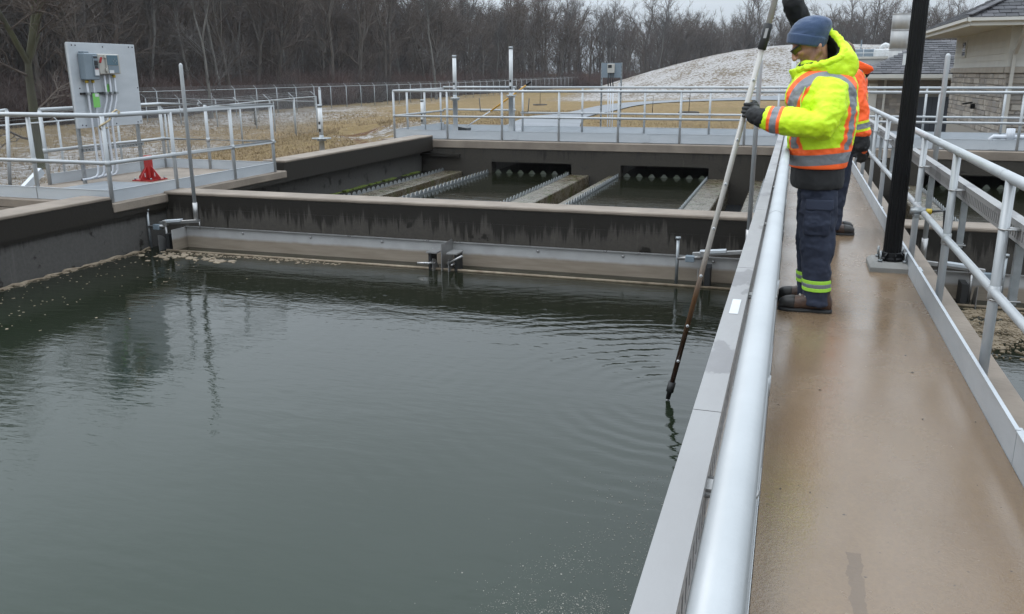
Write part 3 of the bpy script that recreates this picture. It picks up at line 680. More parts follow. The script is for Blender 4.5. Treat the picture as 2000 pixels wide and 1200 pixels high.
# platform on the grass side
pl = thing('platform', 'concrete platform', 'deck'); del pl['category']; struct(pl)
MB().box(-10.72, -8.14, 8.73, 12.74, -.15, -.03).build('platform_slab', 'conc', pl, .012)
MB().box(-10.0, -9.1, 9.35, 10.6, -.0295, -.022).build('access_hatch', 'deck_grey', pl)
railing('white handrail with corner posts around the control board platform', [(-12.2, 8.86), (-8.22, 8.8), (-8.22, 12.55), (-10.5, 12.6), (-10.5, 10.05)], -.03,
    [(-11.9, 8.86), (-10.3, 8.86), (-9.45, 8.84), (-8.22, 8.8), (-8.22, 10.05), (-8.22, 11.4), (-8.22, 12.5), (-10.5, 12.6), (-9.55, 12.58), (-10.5, 11.3), (-10.5, 10.05)], top=1.09, mid=.5, toe_side=0, r=.030, post_z=-.1)
st = thing('stair_handrail', 'pair of leaning white stair posts behind the platform handrail', 'handrail')
MB().tube([(-10.9, 9.7, -.1), (-10.95, 9.9, 1.05)], .026, 10).build('post', 'alu', st)
MB().tube([(-10.95, 9.9, 1.06), (-12.4, 9.95, .9)], .026, 10).build('top_rail', 'alu', st)
MB().cbox((-10.3, 9.5, .06), (.02, .22, .16), (.035, 0, 0), (0, -.03, .04)).build('stringer', 'alu_plate', st)

# ------------------------------------------------------------------ perforated cable trays hung on the walkway handrails
def cable_tray(x, s, y0, y1, label, posts):
    """s = +1: tray lies on the +x side of its rail"""
    t = thing('cable_tray', label, 'cable tray', (x, y0, .78), 'perforated cable trays on the walkway handrails')
    xi, xo = x, x+.055*s; a, b = min(xi, xo), max(xi, xo)
    y = y0; n = 0
    while y < y1-.05:
        ye = min(y+1.5, y1)
        MB().box(a-.003, b+.003, y+.002, ye-.002, .826, .832).build('cover', 'tray', t)
        mb = MB(); h = .004
        mb.box(xi-h/2, xi+h/2, y, ye, .80, .8255); mb.box(xi-h/2, xi+h/2, y, ye, .728, .745)
        k = y
        while k < ye-.01:
            mb.box(xi-h/2, xi+h/2, k, min(k+.028, ye), .745, .80); k += .05
        mb.box(xo-h/2, xo+h/2, y, ye, .728, .8255); mb.box(a+h, b-h, y, ye, .724, .728)
        mb.build('perforated_side', 'tray', t)
        y = ye; n += 1
    sm = MB(); sm.box(-.018, .018, -.02, .02, -.36, -.056); smm = sm.mesh('strut', 'galv')
    ub = MB(); ub.tube([(.05, .033, 0)]+[(-.052+.0+.036*math.cos(a_), .036*math.sin(a_), 0) for a_ in [PI/2+PI*i/10 for i in range(11)]]+[(.05, -.033, 0)], .005, 6)
    ubm = ub.mesh('u_bolt', 'steel')
    bk = MB().box(-.045, .03, -.022, .022, .018, .026).mesh('bracket', 'steel')
    for py in posts:
        if not y0 < py < y1: continue
        link('strut', smm, t, (.012*s, py-y0, 0))
        for z in (.02, -.34):
            o = link('u_bolt', ubm, t, (.012*s-.03*s+.012*s, py-y0, z)); o.rotation_euler = (0, 0, 0 if s > 0 else PI)
        o = link('bracket', bk, t, (-.03*s if s > 0 else .03, py-y0, 0))
    return t
cable_tray(-.105, -1, -1.2, 17.5, 'grey perforated cable tray slung along the tank side of the near handrail', LP)
cable_tray(1.10, 1, .8, 9.3, 'grey perforated cable tray right of the lamp post, on the handrail', RP)
cable_tray(1.10, 1, 10.6, 16, 'short grey perforated cable tray farther on behind the orange jacket', RP)
ft = MB(); ft.box(-.145, -.118, 2.62, 2.80, .8325, .8335); tag(ft.build('sticker', 'white'), 'small white printed sticker on the near cable tray cover', 'sticker')
o = MB(); o.tube([(1.13, 9.25, .80), (1.13, 9.42, .90), (1.13, 9.5, .86), (1.13, 9.52, .76), (1.13, 9.5, .6)], .02, 10)
tag(o.build('conduit_elbow', 'galv'), 'bent grey conduit at the end of the tray beside the lamp post', 'conduit')
# ------------------------------------------------------------------ lamp post on its plinth
t = thing('lamp_post', 'tall black fluted lamp post standing on the tan walkway', 'lamp post', (.82, 7.42, 0))
pl_ = MB(); a, b = .15, .12
pl_.add([(.82+sx_*q, 7.42+sy_*q*1.35, z) for z, q in ((.004, a), (.045, a), (.075, b)) for sx_, sy_ in ((-1,-1),(1,-1),(1,1),(-1,1))],
    [(3,2,1,0),(0,1,5,4),(1,2,6,5),(2,3,7,6),(3,0,4,7),(4,5,9,8),(5,6,10,9),(6,7,11,10),(7,4,8,11),(8,9,10,11)])
pl_.build('plinth', 'conc_grey', t)
def fluted(c, z0, z1, r0, r1, n=16):
    mb = MB(); vs = []; m = 8
    for i in range(m+1):
        z = z0+(z1-z0)*i/m; r = r0+(r1-r0)*i/m
        for j in range(n*3):
            q = r*(.93 if j % 3 == 0 else 1.0); an = 2*PI*j/(n*3); vs.append((c[0]+q*math.cos(an), c[1]+q*math.sin(an), z))
    N = n*3
    return mb.add(vs, [(i*N+j, i*N+(j+1) % N, (i+1)*N+(j+1) % N, (i+1)*N+j) for i in range(m) for j in range(N)], False)
fluted((.84, 7.42), .09, 5.2, .070, .038).build('shaft', 'black', t)
bs = MB(); bs.lathe((.84, 7.42, 0), [(.10, .076), (.10, .095), (.085, .105), (.078, .14), (.07, .145)], 10, False); bs.build('base_casting', 'black', t)
for i in range(8):
    an = 2*PI*i/8+.2; MB().cbox((.84+.088*math.cos(an), 7.42+.088*math.sin(an), .105), (.014*math.cos(an), .014*math.sin(an), -.012), (-.006*math.sin(an), .006*math.cos(an), 0), (0, 0, .028)).build('rib', 'black', t)
for sx_, sy_ in ((-1, -1), (1, -1), (1, 1), (-1, 1)):
    p = (.84+.093*sx_, 7.42+.105*sy_)
    bo = MB().tube([(*p, .07), (*p, .165)], .0085, 8).build('anchor_bolt', 'galv', t)
    MB().tube([(*p, .078), (*p, .094)], .02, 6).build('nut', 'galv', bo)
MB().lathe((.84, 7.42, 5.2), [(.05, 0), (.18, .06), (.2, .12), (.06, .2), (.01, .24)], 12).build('lantern', 'black', t)
tg = MB().box(.752, .772, 7.33, 7.35, 1.60, 1.685).build('small_tag', 'white', t)
jb = thing('junction_fitting', 'small galvanised cable fitting with yellow band at the lamp post mid rail', 'cable fitting', (.97, 7.35, .47))
MB().tube([(.93, 7.36, .49), (1.04, 7.36, .49)], .03, 10).build('body', 'galv', jb); MB().box(.955, .995, 7.30, 7.42, .44, .47).build('clamp', 'galv', jb)
MB().tube([(1.04, 7.36, .49), (1.085, 7.36, .49)], .022, 8).build('yellow_band', 'yellow_tape', jb)
MB().tube([(1.085, 7.36, .49), (1.18, 7.37, .50), (1.2, 7.4, .3), (1.2, 7.42, -.1)], .012, 8).build('cable', 'dark', jb)

# ------------------------------------------------------------------ control board
t = thing('control_board', 'large grey control board on two strut legs on the platform', 'control board', (-10.1, 10.95, -.03))
MB().box(-10.09, -10.05, 10.28, 11.63, .785, 2.01).build('backboard', 'alu_plate', t, .003)
for y in (10.33, 11.57):
    MB().box(-10.135, -10.092, y-.021, y+.021, -.03, 2.0).build('strut_leg', 'galv', t)
lw = MB()
lw.box(-10.085, -10.06, 10.33, 11.62, .44, .452); lw.box(-10.085, -10.06, 10.33, 11.62, .478, .49)
y = 10.33
while y < 11.6: lw.box(-10.085, -10.06, y, y+.03, .452, .478); y += .062
lw.build('slotted_rail', 'galv', t)
MB().box(-10.05, -10.02, 10.39, 11.09, 1.27, 1.30).build('conduit_rail', 'dark', t)
bolt = MB().ball((0, 0, 0), .011, 6, 4).mesh('bolt', 'dark')
for y, z in ((10.35, 1.97), (10.42, 1.97), (10.95, 1.96), (11.5, 1.97), (11.58, 1.97), (11.6, 1.35), (10.36, .83), (10.43, .82), (11.05, .82), (11.52, .82), (11.59, .83), (10.4, 1.36)):
    link('bolt', bolt, t, Vector((-10.048, y, z))-t.location)
b = MB().box(-10.05, -9.92, 10.43, 10.69, 1.48, 1.86).build('drive_box', 'grey_box', t, .012)
MB().box(-10.05, -9.95, 10.46, 10.56, 1.86, 1.885).build('top_vent', 'grey_box', b, .004)
f = MB().box(-9.92, -9.908, 10.575, 10.675, 1.53, 1.83).build('keypad_panel', 'grey_box', b, .004)
MB().box(-9.908, -9.903, 10.59, 10.66, 1.79, 1.815).build('name_strip', 'dark', f)
MB().box(-9.908, -9.902, 10.595, 10.66, 1.685, 1.755).build('keypad', 'dark', f)
MB().box(-9.908, -9.902, 10.595, 10.66, 1.645, 1.68).build('control_knob', 'dark', f, .004)
MB().box(-9.908, -9.904, 10.59, 10.668, 1.545, 1.63).build('white_label', 'white', f)
MB().box(-9.904, -9.902, 10.592, 10.666, 1.63, 1.638).build('red_strip', 'red', f)
b = MB().box(-10.05, -9.95, 10.73, 11.15, 1.56, 1.855).build('meter_box', 'beige', t, .01)
MB().box(-9.95, -9.93, 10.86, 11.14, 1.565, 1.85).build('clear_door', 'beige', b, .006)
MB().box(-9.93, -9.922, 10.875, 11.10, 1.69, 1.838).build('display', 'display', b, .01)
MB().box(-9.93, -9.924, 10.89, 11.105, 1.58, 1.685).build('lower_window', 'grey_box', b)
for y, z in ((11.03, 1.78), (11.06, 1.755), (11.03, 1.73), (11.0, 1.755)): MB().box(-9.921, -9.918, y-.011, y+.011, z-.009, z+.009).build('button', 'grey_box', b)
for z in (1.6, 1.79): MB().box(-9.95, -9.925, 10.835, 10.87, z, z+.05).build('latch', 'beige', b, .004)
MB().box(-9.93, -9.92, 10.9, 10.99, 1.575, 1.62).build('white_label', 'white', b)
MB().cbox((-9.93, 10.755, 1.765), (0, .018, .038), (0, -.010, .005), (.01, 0, 0)).build('red_lever', 'red', t)
def conduit(y0, ztop, y1, ybend=None, fit='yellow_tape'):
    pts = [(-10.0, y0, ztop), (-10.0, y0, 1.24)]
    if ybend is not None:
        pts += [(-10.0, y0-.01, 1.18), (-10.0, (y0+ybend)/2, 1.02), (-10.0, ybend+.01, .88)]
    else: ybend = y0
    pts += [(-10.0, ybend, .8), (-10.0, ybend+.01, .3), (-10.0, ybend, .12), (-10.02, ybend-.03, .06), (-10.04, ybend-.12, .04), (-10.04, 10.2, .04)]
    c = MB().tube(pts, .0165, 8).build('conduit', 'pvc', t)
    if fit: MB().tube([(-10.0, y0, ztop), (-10.0, y0, ztop-.04)], .024, 8).build('coupling', fit, c)
    MB().box(-10.02, -9.975, y0-.03, y0+.03, 1.265, 1.30).build('clip', 'galv', c)
conduit(10.50, 1.478, 10.5); conduit(10.62, 1.478, 10.6)
conduit(10.86, 1.555, 10.7, 10.70, None); conduit(10.96, 1.555, 10.8, 10.80, None); conduit(11.06, 1.55, 10.9, 10.90)
tgm = MB().box(-9.975, -9.972, 10.55, 10.68, 1.08, 1.285).build('tag_sheet', 'green_tag', t)
MB().box(-9.9715, -9.970, 10.60, 10.67, 1.235, 1.28).build('tag_label', 'white', tgm)
MB().cbox((-10.03, 10.95, 1.36), (0, .05, .015), (0, -.015, .05), (.002, 0, 0)).build('tag_sheet', 'green_tag', t)
rp = MB(); rp.tube([(-8.24, 9.05, 1.03), (-8.19, 9.08, 1.10), (-8.23, 9.07, 1.12), (-8.26, 9.0, 1.07), (-8.2, 8.9, 1.0), (-8.19, 8.78, .96), (-8.22, 8.74, .93), (-8.25, 8.78, .90), (-8.2, 8.86, .91)], .013, 6)
tag(rp.build('rope', 'rope'), 'tan rope tied around the platform corner rail', 'rope')

t = thing('davit_base', 'red steel davit base with triangular fins bolted to the platform', 'davit base', (-9.45, 10.95, -.03))
MB().box(-9.63, -9.27, 10.77, 11.13, -.029, -.012).build('base_plate', 'red', t)
MB().box(-9.50, -9.40, 10.9, 11.0, -.012, .35).build('post', 'red', t, .012)
for dx, dy in ((1, 0), (-1, 0), (0, 1), (0, -1)):
    q = Vector((dx, dy, 0)); c = Vector((-9.45, 10.95, 0))
    poly = [c+q*.05+Vector((0, 0, -.011)), c+q*.2+Vector((0, 0, -.011)), c+q*.2+Vector((0, 0, .02)), c+q*.05+Vector((0, 0, .19))]
    nn = Vector((-dy, dx, 0))*.012
    fi = MB().prism([p-nn/2 for p in poly], nn).build('fin', 'red', t)
    MB().cbox(c+q*.105+Vector((0, 0, .06)), q*.008, nn*.6, (0, 0, .03)).build('slot', 'white', fi)
for sx_, sy_ in ((1, 1), (1, -1), (-1, 1), (-1, -1)):
    MB().tube([(-9.45+.15*sx_, 10.95+.15*sy_, -.012), (-9.45+.15*sx_, 10.95+.15*sy_, .02)], .014, 6).build('bolt', 'galv', t)

# ------------------------------------------------------------------ rising-stem valve pipes
def valve(x, y, z0, zt, label, wheel=None, zf=.9):
    t = thing('valve_stem', label, 'valve', (x, y, z0), 'white rising valve stems')
    if zf > z0+.1: MB().lathe((x, y, z0), [(.15, 0), (.15, .02), (.07, .03), (.058, .05), (.058, zf-z0), (.1, zf-z0+.005), (.1, zf-z0+.03)], 14).build('pedestal', 'alu', t)
    MB().lathe((x, y, zf+.04), [(.13, 0), (.13, .02), (.05, .03), (.05, .09)], 12).build('operator_flange', 'galv', t)
    MB().tube([(x, y, zf+.12), (x, y, zt-.05)], .047, 12).build('stem_cover', 'white', t)
    MB().tube([(x, y, zt-.06), (x, y, zt)], .053, 12).build('cap', 'galv', t)
    MB().box(x-.02, x+.02, y-.053, y-.046, zf+.2, zf+.42).build('scale_strip', 'dark', t)
    MB().box(x-.03, x+.03, y-.054, y-.047, zf+.27, zf+.36).build('label_plate', 'white', t)
    if wheel:
        hw = MB(); hw.tube([(x+wheel*math.cos(2*PI*i/20), y+wheel*math.sin(2*PI*i/20), zf+.06) for i in range(21)], .014, 6, caps=False)
        for i in range(3): hw.tube([(x, y, zf+.05), (x+wheel*math.cos(2*PI*i/3+.4), y+wheel*math.sin(2*PI*i/3+.4), zf+.06)], .01, 5)
        hw.build('handwheel', 'galv', t)
valve(-7.92, 20.0, .03, 1.98, 'white valve stem pipe on the far deck, the shorter of the pair', None, .92)
valve(-6.58, 20.3, .03, 2.17, 'white valve stem pipe on the far deck, tallest, beside the squeegee', None, .98)
valve(-9.75, 16.7, -.3, .92, 'white valve stem with handwheel standing on the grass outside the parapet', .2, .14)
valve(-9.9, 22.5, -.3, .86, 'small white valve stem behind the corner of the far deck rail', None, .05)
valve(-.1, 20.4, .03, 2.05, 'white valve stem pipe behind the face of the worker in yellow', None, .95)
for x, y, s in ((-7.62, 20.9, 1), (-6.3, 20.9, -1)):
    o = MB().tube([(x, y, .95), (x+.03*s, y, .62), (x+.2*s, y, .62)], .012, 6)
    tag(o.build('crank_handle', 'dark'), 'thin dark crank handle hanging by the %s valve pipe' % ('shorter' if s > 0 else 'taller'), 'handle')
t = thing('squeegee', 'long squeegee with yellow pole leaning on the far rail', 'squeegee', (-8.2, 21.3, .04))
MB().tube([(-8.12, 21.3, .22), (-7.45, 21.3, .62)], .014, 8).build('lower_pole', 'pvc', t)
MB().tube([(-7.46, 21.3, .61), (-6.5, 21.3, 1.26)], .021, 8).build('handle', 'yellow', t)
MB().tube([(-6.5, 21.3, 1.26), (-6.37, 21.3, 1.35)], .024, 8).build('grip', 'black', t)
MB().cbox((-8.2, 21.3, .15), (.13, 0, -.02), (0, .16, 0), (.01, 0, .05)).build('head', 'dark', t)
# instrument post on the grass side
t = thing('instrument_post', 'grey instrument panel on two slotted posts behind the far rail', 'instrument panel', (-4.76, 23.5, -.3))
for x in (-5.03, -4.5):
    mb = MB(); mb.box(x-.021, x+.021, 23.46, 23.50, -.4, 1.82); mb.build('strut_post', 'galv', t)
    hm = MB().box(-.008, .008, -.002, .002, -.02, .02).mesh('slot', 'dark'); pr = t.children[-1]
    for k in range(20): link('slot', hm, pr, Vector((x, 23.4585, -.2+k*.1))-wloc(pr))
MB().box(-5.03, -4.5, 23.44, 23.455, 1.43, 1.81).build('backboard', 'grey_box', t)
b = MB().box(-4.86, -4.67, 23.36, 23.438, 1.55, 1.79).build('meter_box', 'beige', t, .008)
MB().box(-4.84, -4.74, 23.352, 23.36, 1.68, 1.76).build('display', 'dark', b)
for k in range(3):
    MB().tube([(-4.83+.065*k, 23.4, 1.55), (-4.84+.065*k, 23.39, 1.35), (-4.83+.065*k, 23.42, 1.15)], .016, 6).build('cable', 'dark', t)
    MB().tube([(-4.83+.065*k, 23.42, 1.16), (-4.83+.065*k, 23.42, -.3)], .017, 6).build('conduit', 'pvc', t)
MB().box(-4.56, -4.5, 23.43, 23.438, 1.2, 1.3).build('tag', 'white', t)
# hose reel style pipework at the right end
t = thing('pipe_manifold', 'grey insulated pipe run on brackets at the far deck by the stone building', 'pipe', (4.3, 20.5, .03))
MB().tube([(3.97, 20.5, .06), (3.97, 20.5, .19), (4.02, 20.5, .23), (4.6, 20.5, .23), (5.4, 20.5, .23)], .045, 10).build('pipe', 'pvc', t)
MB().tube([(4.33, 20.5, .15), (4.33, 20.5, .40)], .085, 12).build('valve_body', 'pvc', t)
for x in (4.12, 4.55, 5.0): MB().box(x-.03, x+.03, 20.46, 20.54, .032, .19).build('bracket', 'galv', t)

# ------------------------------------------------------------------ stone pump building near the far deck
def stone_wall(parent, face, a0, a1, z0, z1, fixed, depth=.03, ch=.17):
    """face 'x': wall in the YZ plane at x = fixed (faces -x); 'y': wall in the XZ plane at y = fixed (faces -y)"""
    meshes = {}
    z = z0; row = 0
    while z < z1-.05:
        h = ch*rng.choice((.7, 1, 1, 1.25)); h = min(h, z1-z)
        a = a0 - rng.uniform(0, .3)
        while a < a1:
            L = rng.uniform(.28, .75); b0, b1 = max(a, a0), min(a+L, a1)
            if b1-b0 > .05:
                k = rng.randrange(12)
                if k not in meshes:
                    mb = MB(); dx = rng.uniform(.0, .2)
                    vs = [(-.5, 0, -.5), (.5, 0, -.5), (.5, 0, .5), (-.5, 0, .5), (-.47, -1, -.42), (.47, -1-dx, -.42), (.46, -1, .42), (-.47, -1-dx, .42)]
                    mb.add(vs, [(4, 5, 6, 7), (0, 1, 5, 4), (1, 2, 6, 5), (2, 3, 7, 6), (3, 0, 4, 7)]); meshes[k] = mb.mesh('stone', M['stones'][k % 4])
                o = link('stone', meshes[k], parent); s = (b1-b0-.014, depth*rng.uniform(.6, 1.2), h-.014)
                c = (b0+b1)/2
                if face == 'y': o.location = Vector((c, fixed, z+h/2))-wloc(parent)
                else: o.location = Vector((fixed, c, z+h/2))-wloc(parent); o.rotation_euler = (0, 0, -PI/2)
                o.scale = s
            a += L
        z += h
def siding(parent, face, a0, a1, z0, z1, fixed, n):
    hh = (z1-z0)/n
    for k in range(n):
        z = z0+k*hh; mb = MB()
        if face == 'x': mb.add([(fixed, a0, z), (fixed-.03, a0, z), (fixed-.008, a0, z+hh), (fixed, a0, z+hh), (fixed, a1, z), (fixed-.03, a1, z), (fixed-.008, a1, z+hh), (fixed, a1, z+hh)],
            [(0, 1, 2, 3), (7, 6, 5, 4), (1, 5, 6, 2), (0, 4, 5, 1), (2, 6, 7, 3)])
        else: mb.add([(a0, fixed, z), (a0, fixed-.03, z), (a0, fixed-.008, z+hh), (a0, fixed, z+hh), (a1, fixed, z), (a1, fixed-.03, z), (a1, fixed-.008, z+hh), (a1, fixed, z+hh)],
            [(3, 2, 1, 0), (4, 5, 6, 7), (2, 6, 5, 1), (1, 5, 4, 0), (3, 7, 6, 2)])
        mb.build('siding_board', 'siding', parent)
def shingles(parent, base0, base1, up, rows, rise_len, clip, tile=.34, limit=300):
    """courses of separate tiles on a sloping plane; base0->base1 is the eave, up the unit slope vector"""
    base0, base1, up = Vector(base0), Vector(base1), Vector(up).normalized(); e = (base1-base0); L = e.length; e.normalize(); n = e.cross(up).normalized()
    if n.z < 0: n = -n
    ms = []
    for k in range(6):
        mb = MB(); mb.cbox((0, 0, 0), (tile*.48, 0, 0), (0, rise_len*.56, .0), (0, 0, .014)); ms.append(mb.mesh('shingle', M['shingle'][k % 3]))
    rest = MB(); cnt = 0
    R = Matrix((e, up, n)).transposed()
    for r in range(rows):
        off = (r % 2)*tile*.5; s = off-tile
        while s < L:
            c0 = s+tile/2
            if clip(c0/L, (r+.5)*rise_len):
                p = base0+e*c0+up*((r+.5)*rise_len)+n*(.03+.012*rng.random())
                tilt = Matrix.Rotation(-.06, 3, 'X')
                if cnt < limit:
                    o = link('shingle', rng.choice(ms), parent, p-wloc(parent)); o.rotation_mode = 'QUATERNION'; o.rotation_quaternion = (R@tilt).to_quaternion()
                else: rest.cbox(p, e*tile*.48, up*rise_len*.56, n*.014)
                cnt += 1
            s += tile
    if rest.v: stuff(rest.build('shingle_field', M['shingle'][1], parent))

t = thing('stone_building', 'stone and clapboard pump building with hipped shingle roof and wide eaves', 'building', (6.4, 32, -1))
WX, WY = 6.35, 31.9
MB().box(WX+.04, WX+9, WY+.04, WY+10.4, -1.4, 3.0).build('wall', 'mortar', t)
stone_wall(t, 'x', WY, WY+10.4, -.5, 1.5, WX+.04, .04)
stone_wall(t, 'y', WX, WX+3.2, -.5, 1.5, WY+.04, .04)
MB().box(WX-.07, WX+.04, WY-.07, WY+10.45, 1.505, 1.70).build('stone_cap', 'stone_trim', t, .01)
MB().box(WX-.07, WX+5, WY-.072, WY+.04, 1.504, 1.699).build('stone_cap', 'stone_trim', t, .01)
siding(t, 'x', WY+.12, WY+10.4, 1.70, 2.95, WX+.04, 6); siding(t, 'y', WX+.12, WX+5, 1.70, 2.95, WY+.04, 6)
MB().box(WX-.005, WX+.12, WY-.005, WY+.12, 1.70, 2.95).build('corner_board', 'siding', t)
wn_ = MB().box(WX-.03, WX+.03, WY+7.6, WY+8.5, 2.1, 2.75).build('window', 'siding', t)
MB().box(WX-.035, WX-.031, WY+7.72, WY+8.38, 2.17, 2.68).build('pane', 'glass_dark', wn_)
for z in (2.33, 2.52): MB().box(WX-.045, WX-.036, WY+7.72, WY+8.38, z-.01, z+.01).build('sash_bar', 'siding', wn_)
ex, ey, ez = 4.95, 30.75, 3.0
MB().box(ex+.02, ex+11, ey+.02, ey+12.0, ez-.06, ez).build('soffit', 'siding', t)
MB().box(ex, ex+.05, ey, ey+12, ez-.08, ez+.14).build('fascia', 'fascia', t); MB().box(ex+.051, ex+11, ey, ey+.05, ez-.08, ez+.14).build('fascia', 'fascia', t)
g_ = MB(); g_.prism([(ex-.11, ey-.11, ez+.17), (ex-.11, ey-.11, ez+.06), (ex-.05, ey-.11, ez+.03), (ex-.002, ey-.11, ez+.03), (ex-.002, ey-.11, ez+.17)], (0, 12.1, 0)); g_.build('gutter', 'fascia', t)
g_ = MB(); g_.prism([(ex-.11, ey-.111, ez+.169), (ex-.11, ey-.111, ez+.06), (ex-.11, ey-.05, ez+.031), (ex-.11, ey-.002, ez+.031), (ex-.11, ey-.002, ez+.169)], (11.1, 0, 0)); g_.build('gutter', 'fascia', t)
pitch = .5
ap = [(ex+4.2, ey+4.2, ez+.12+4.2*pitch), (ex+4.2, ey+8.2, ez+.12+4.2*pitch)]
rf = MB(); A_, B_, C_, D_ = (ex-.06, ey-.06, ez+.15), (ex+8.4, ey-.06, ez+.15), (ex+8.4, ey+12, ez+.15), (ex-.06, ey+12, ez+.15)
rf.add([A_, B_, C_, D_, ap[0], ap[1]], [(0, 1, 4), (1, 2, 5, 4), (2, 3, 5), (3, 0, 4, 5)]); rfo = rf.build('roof', M['shingle'][2], t)
slx = Vector((1, 0, pitch)).normalized(); sly = Vector((0, 1, pitch)).normalized(); sl_ = math.sqrt(1+pitch*pitch)
shingles(rfo, (ex-.08, ey-.06, ez+.13), (ex-.08, ey+12, ez+.13), slx, 16, .26, lambda u, v: u*12.06 > v/sl_-.1 and (1-u)*12.06 > v/sl_ and v < 4.6)
shingles(rfo, (ex-.06, ey-.08, ez+.13), (ex+5.0, ey-.08, ez+.13), sly, 16, .26, lambda u, v: u*5.06 > v/sl_-.1 and v < 4.6)
k = 0
for i in range(15):
    q = Vector((ex-.06, ey-.06, ez+.2)); dv = Vector(ap[0])-q; p = q+dv*((i+.5)/15)+Vector((0, 0, .05))
    MB().cbox(p, dv/15*.56, Vector((.09, -.09, 0)), Vector((0, 0, .018))).build('ridge_tile', M['shingle'][i % 2], rfo)
ds = MB(); ds.cbox((WX+.15, ey+.45, 2.55), (.05, 0, 0), (0, .46, -.42), (0, .035, .04)); ds.box(WX+.10, WX+.2, WY-.17, WY-.08, -1.2, 2.2); ds.build('downspout', 'gutter', t)
lf = MB().box(WX-.16, WX-.03, WY+4.2, WY+4.36, .22, .40).build('lamp_bracket', 'black', t)
MB().cbox((WX-.28, WY+4.28, .42), (.16, 0, .03), (0, .10, 0), (-.01, 0, .025)).build('lamp_head', 'black', lf)

# stone annex beyond, with its door
t = thing('stone_annex', 'low stone annex with grey shingle roof and blue-grey door', 'building', (6, 46, -1.5))
MB().box(3.7, 12.5, 46.05, 53, -2, 1.3).build('wall', 'mortar', t)
fld = MB()
z = -1.6; cols = {0: MB(), 1: MB(), 2: MB(), 3: MB()}
while z < .55:
    h = rng.choice((.14, .18, .22)); a = 3.7
    while a < 7.4:
        L = rng.uniform(.25, .65); b1 = min(a+L, 7.4)
        if not (5.42 < (a+b1)/2 < 7.0 and z < .45): cols[rng.randrange(4)].box(a+.008, b1-.008, 46.01+rng.uniform(0, .02), 46.06, z+.008, z+h-.008)
        a = b1
    z += h
for k, mb in cols.items(): stuff(mb.build('stone_courses', M['stones'][k], t))
cols2 = MB(); z = .76
while z < 1.15:
    a = 3.7
    while a < 7.4: cols2.box(a+.01, min(a+.5, 7.4)-.01, 46.015, 46.06, z+.008, z+.12); a += .5
    z += .13
stuff(cols2.build('stone_courses', M['stones'][3], t))
MB().box(3.65, 7.4, 45.98, 46.06, .56, .75).build('stone_band', 'stone_trim', t)
dr = MB().box(5.5, 6.93, 45.96, 46.05, -1.75, .40).build('door', 'door', t)
MB().box(6.2, 6.215, 45.952, 45.959, -1.7, .38).build('door_gap', 'black', dr); MB().tube([(6.1, 45.94, -.7), (6.1, 45.94, -.5)], .02, 6).build('handle', 'steel', dr)
MB().box(5.38, 5.498, 45.97, 46.06, -1.75, .52).build('door_frame', 'fascia', t)
MB().box(3.0, 12.6, 45.2, 45.26, 1.18, 1.42).build('fascia', 'fascia', t); MB().box(2.94, 12.6, 45.1, 45.198, 1.26, 1.44).build('gutter', 'fascia', t); MB().box(3.0, 12.6, 45.27, 53, 1.18, 1.22).build('soffit', 'siding', t)
rf = MB().add([(2.95, 45.2, 1.45), (12.6, 45.2, 1.45), (12.6, 49.6, 3.05), (6.2, 49.6, 3.05), (2.95, 54, 1.45), (12.6, 54, 1.45)], [(0, 1, 2, 3), (0, 3, 4), (3, 2, 5, 4)]).build('roof', M['shingle'][2], t)
sp2 = 1.6/4.4
shingles(rf, (2.95, 45.18, 1.45), (12.6, 45.18, 1.45), (0, 1, sp2), 15, .31, lambda u, v: u*9.65 > v*.70 and u*9.65 < 4.9, .42)
dsp = MB().box(4.0, 4.1, 45.85, 45.95, -1.6, 1.2).build('downspout', 'fascia', t)
wv = MB().box(3.35, 3.72, 45.95, 46.4, -1.7, 1.0).build('corner_pier', 'fascia', t)

# distant process building with its stack
t = thing('process_building', 'long white flat-roofed process building behind the annex', 'building', (6, 75, -1.6))
MB().box(2.5, 30, 75, 95, -2, 2.55).build('wall', 'roof_white', t)
MB().box(2.4, 30.1, 74.9, 95.1, 2.552, 2.72).build('parapet', 'fascia', t)
lv = MB().box(4.45, 5.4, 74.95, 75, 1.3, 2.1).build('louvre_vent', 'grey_box', t)
for k in range(6): MB().box(4.48, 5.37, 74.92, 74.949, 1.34+k*.125, 1.4+k*.125).build('slat', 'fascia', lv)
gr = MB()
for zz in (3.0, 3.45): gr.tube([(3.2, 75.3, zz), (7.2, 75.3, zz)], .03, 6)
for k in range(6): gr.tube([(3.2+k*.8, 75.3, 2.72), (3.2+k*.8, 75.3, 3.45)], .03, 6)
gr.build('roof_guardrail', 'white', t)
MB().box(3.4, 6.3, 78, 80, 2.72, 3.35).build('air_unit', 'grey_box', t, .04); MB().box(5.7, 6.9, 76.5, 77.5, 2.72, 3.3).build('air_unit', 'white', t, .05)
MB().tube([(6.25, 77.2, 3.2), (6.25, 77.2, 3.4), (6.33, 77.2, 3.58), (6.5, 77.2, 3.66), (6.68, 77.2, 3.6), (6.75, 77.2, 3.45)], .17, 10).build('vent_hood', 'white', t)
MB().box(4.75, 4.85, 78.9, 79, 3.35, 4.1).build('vent_pipe', 'grey_box', t)
t = thing('exhaust_stack', 'round galvanised exhaust stack standing behind the black lamp post', 'chimney', (7.1, 73, -1.6))
for z0, z1 in ((-1.6, 1.6), (1.605, 3.2), (3.205, 4.6), (4.605, 5.75)):
    MB().tube([(7.05, 73, z0), (7.05, 73, z1)], .62, 24).build('stack_section', 'stack', t); MB().tube([(7.05, 73, z1-.06), (7.05, 73, z1+.0045)], .64, 24).build('flange', 'stack', t)
gr = thing('roof_guardrail', 'white guardrail frame on the roof behind the annex', 'guardrail', (9, 74.5, 2.7))
mb = MB()
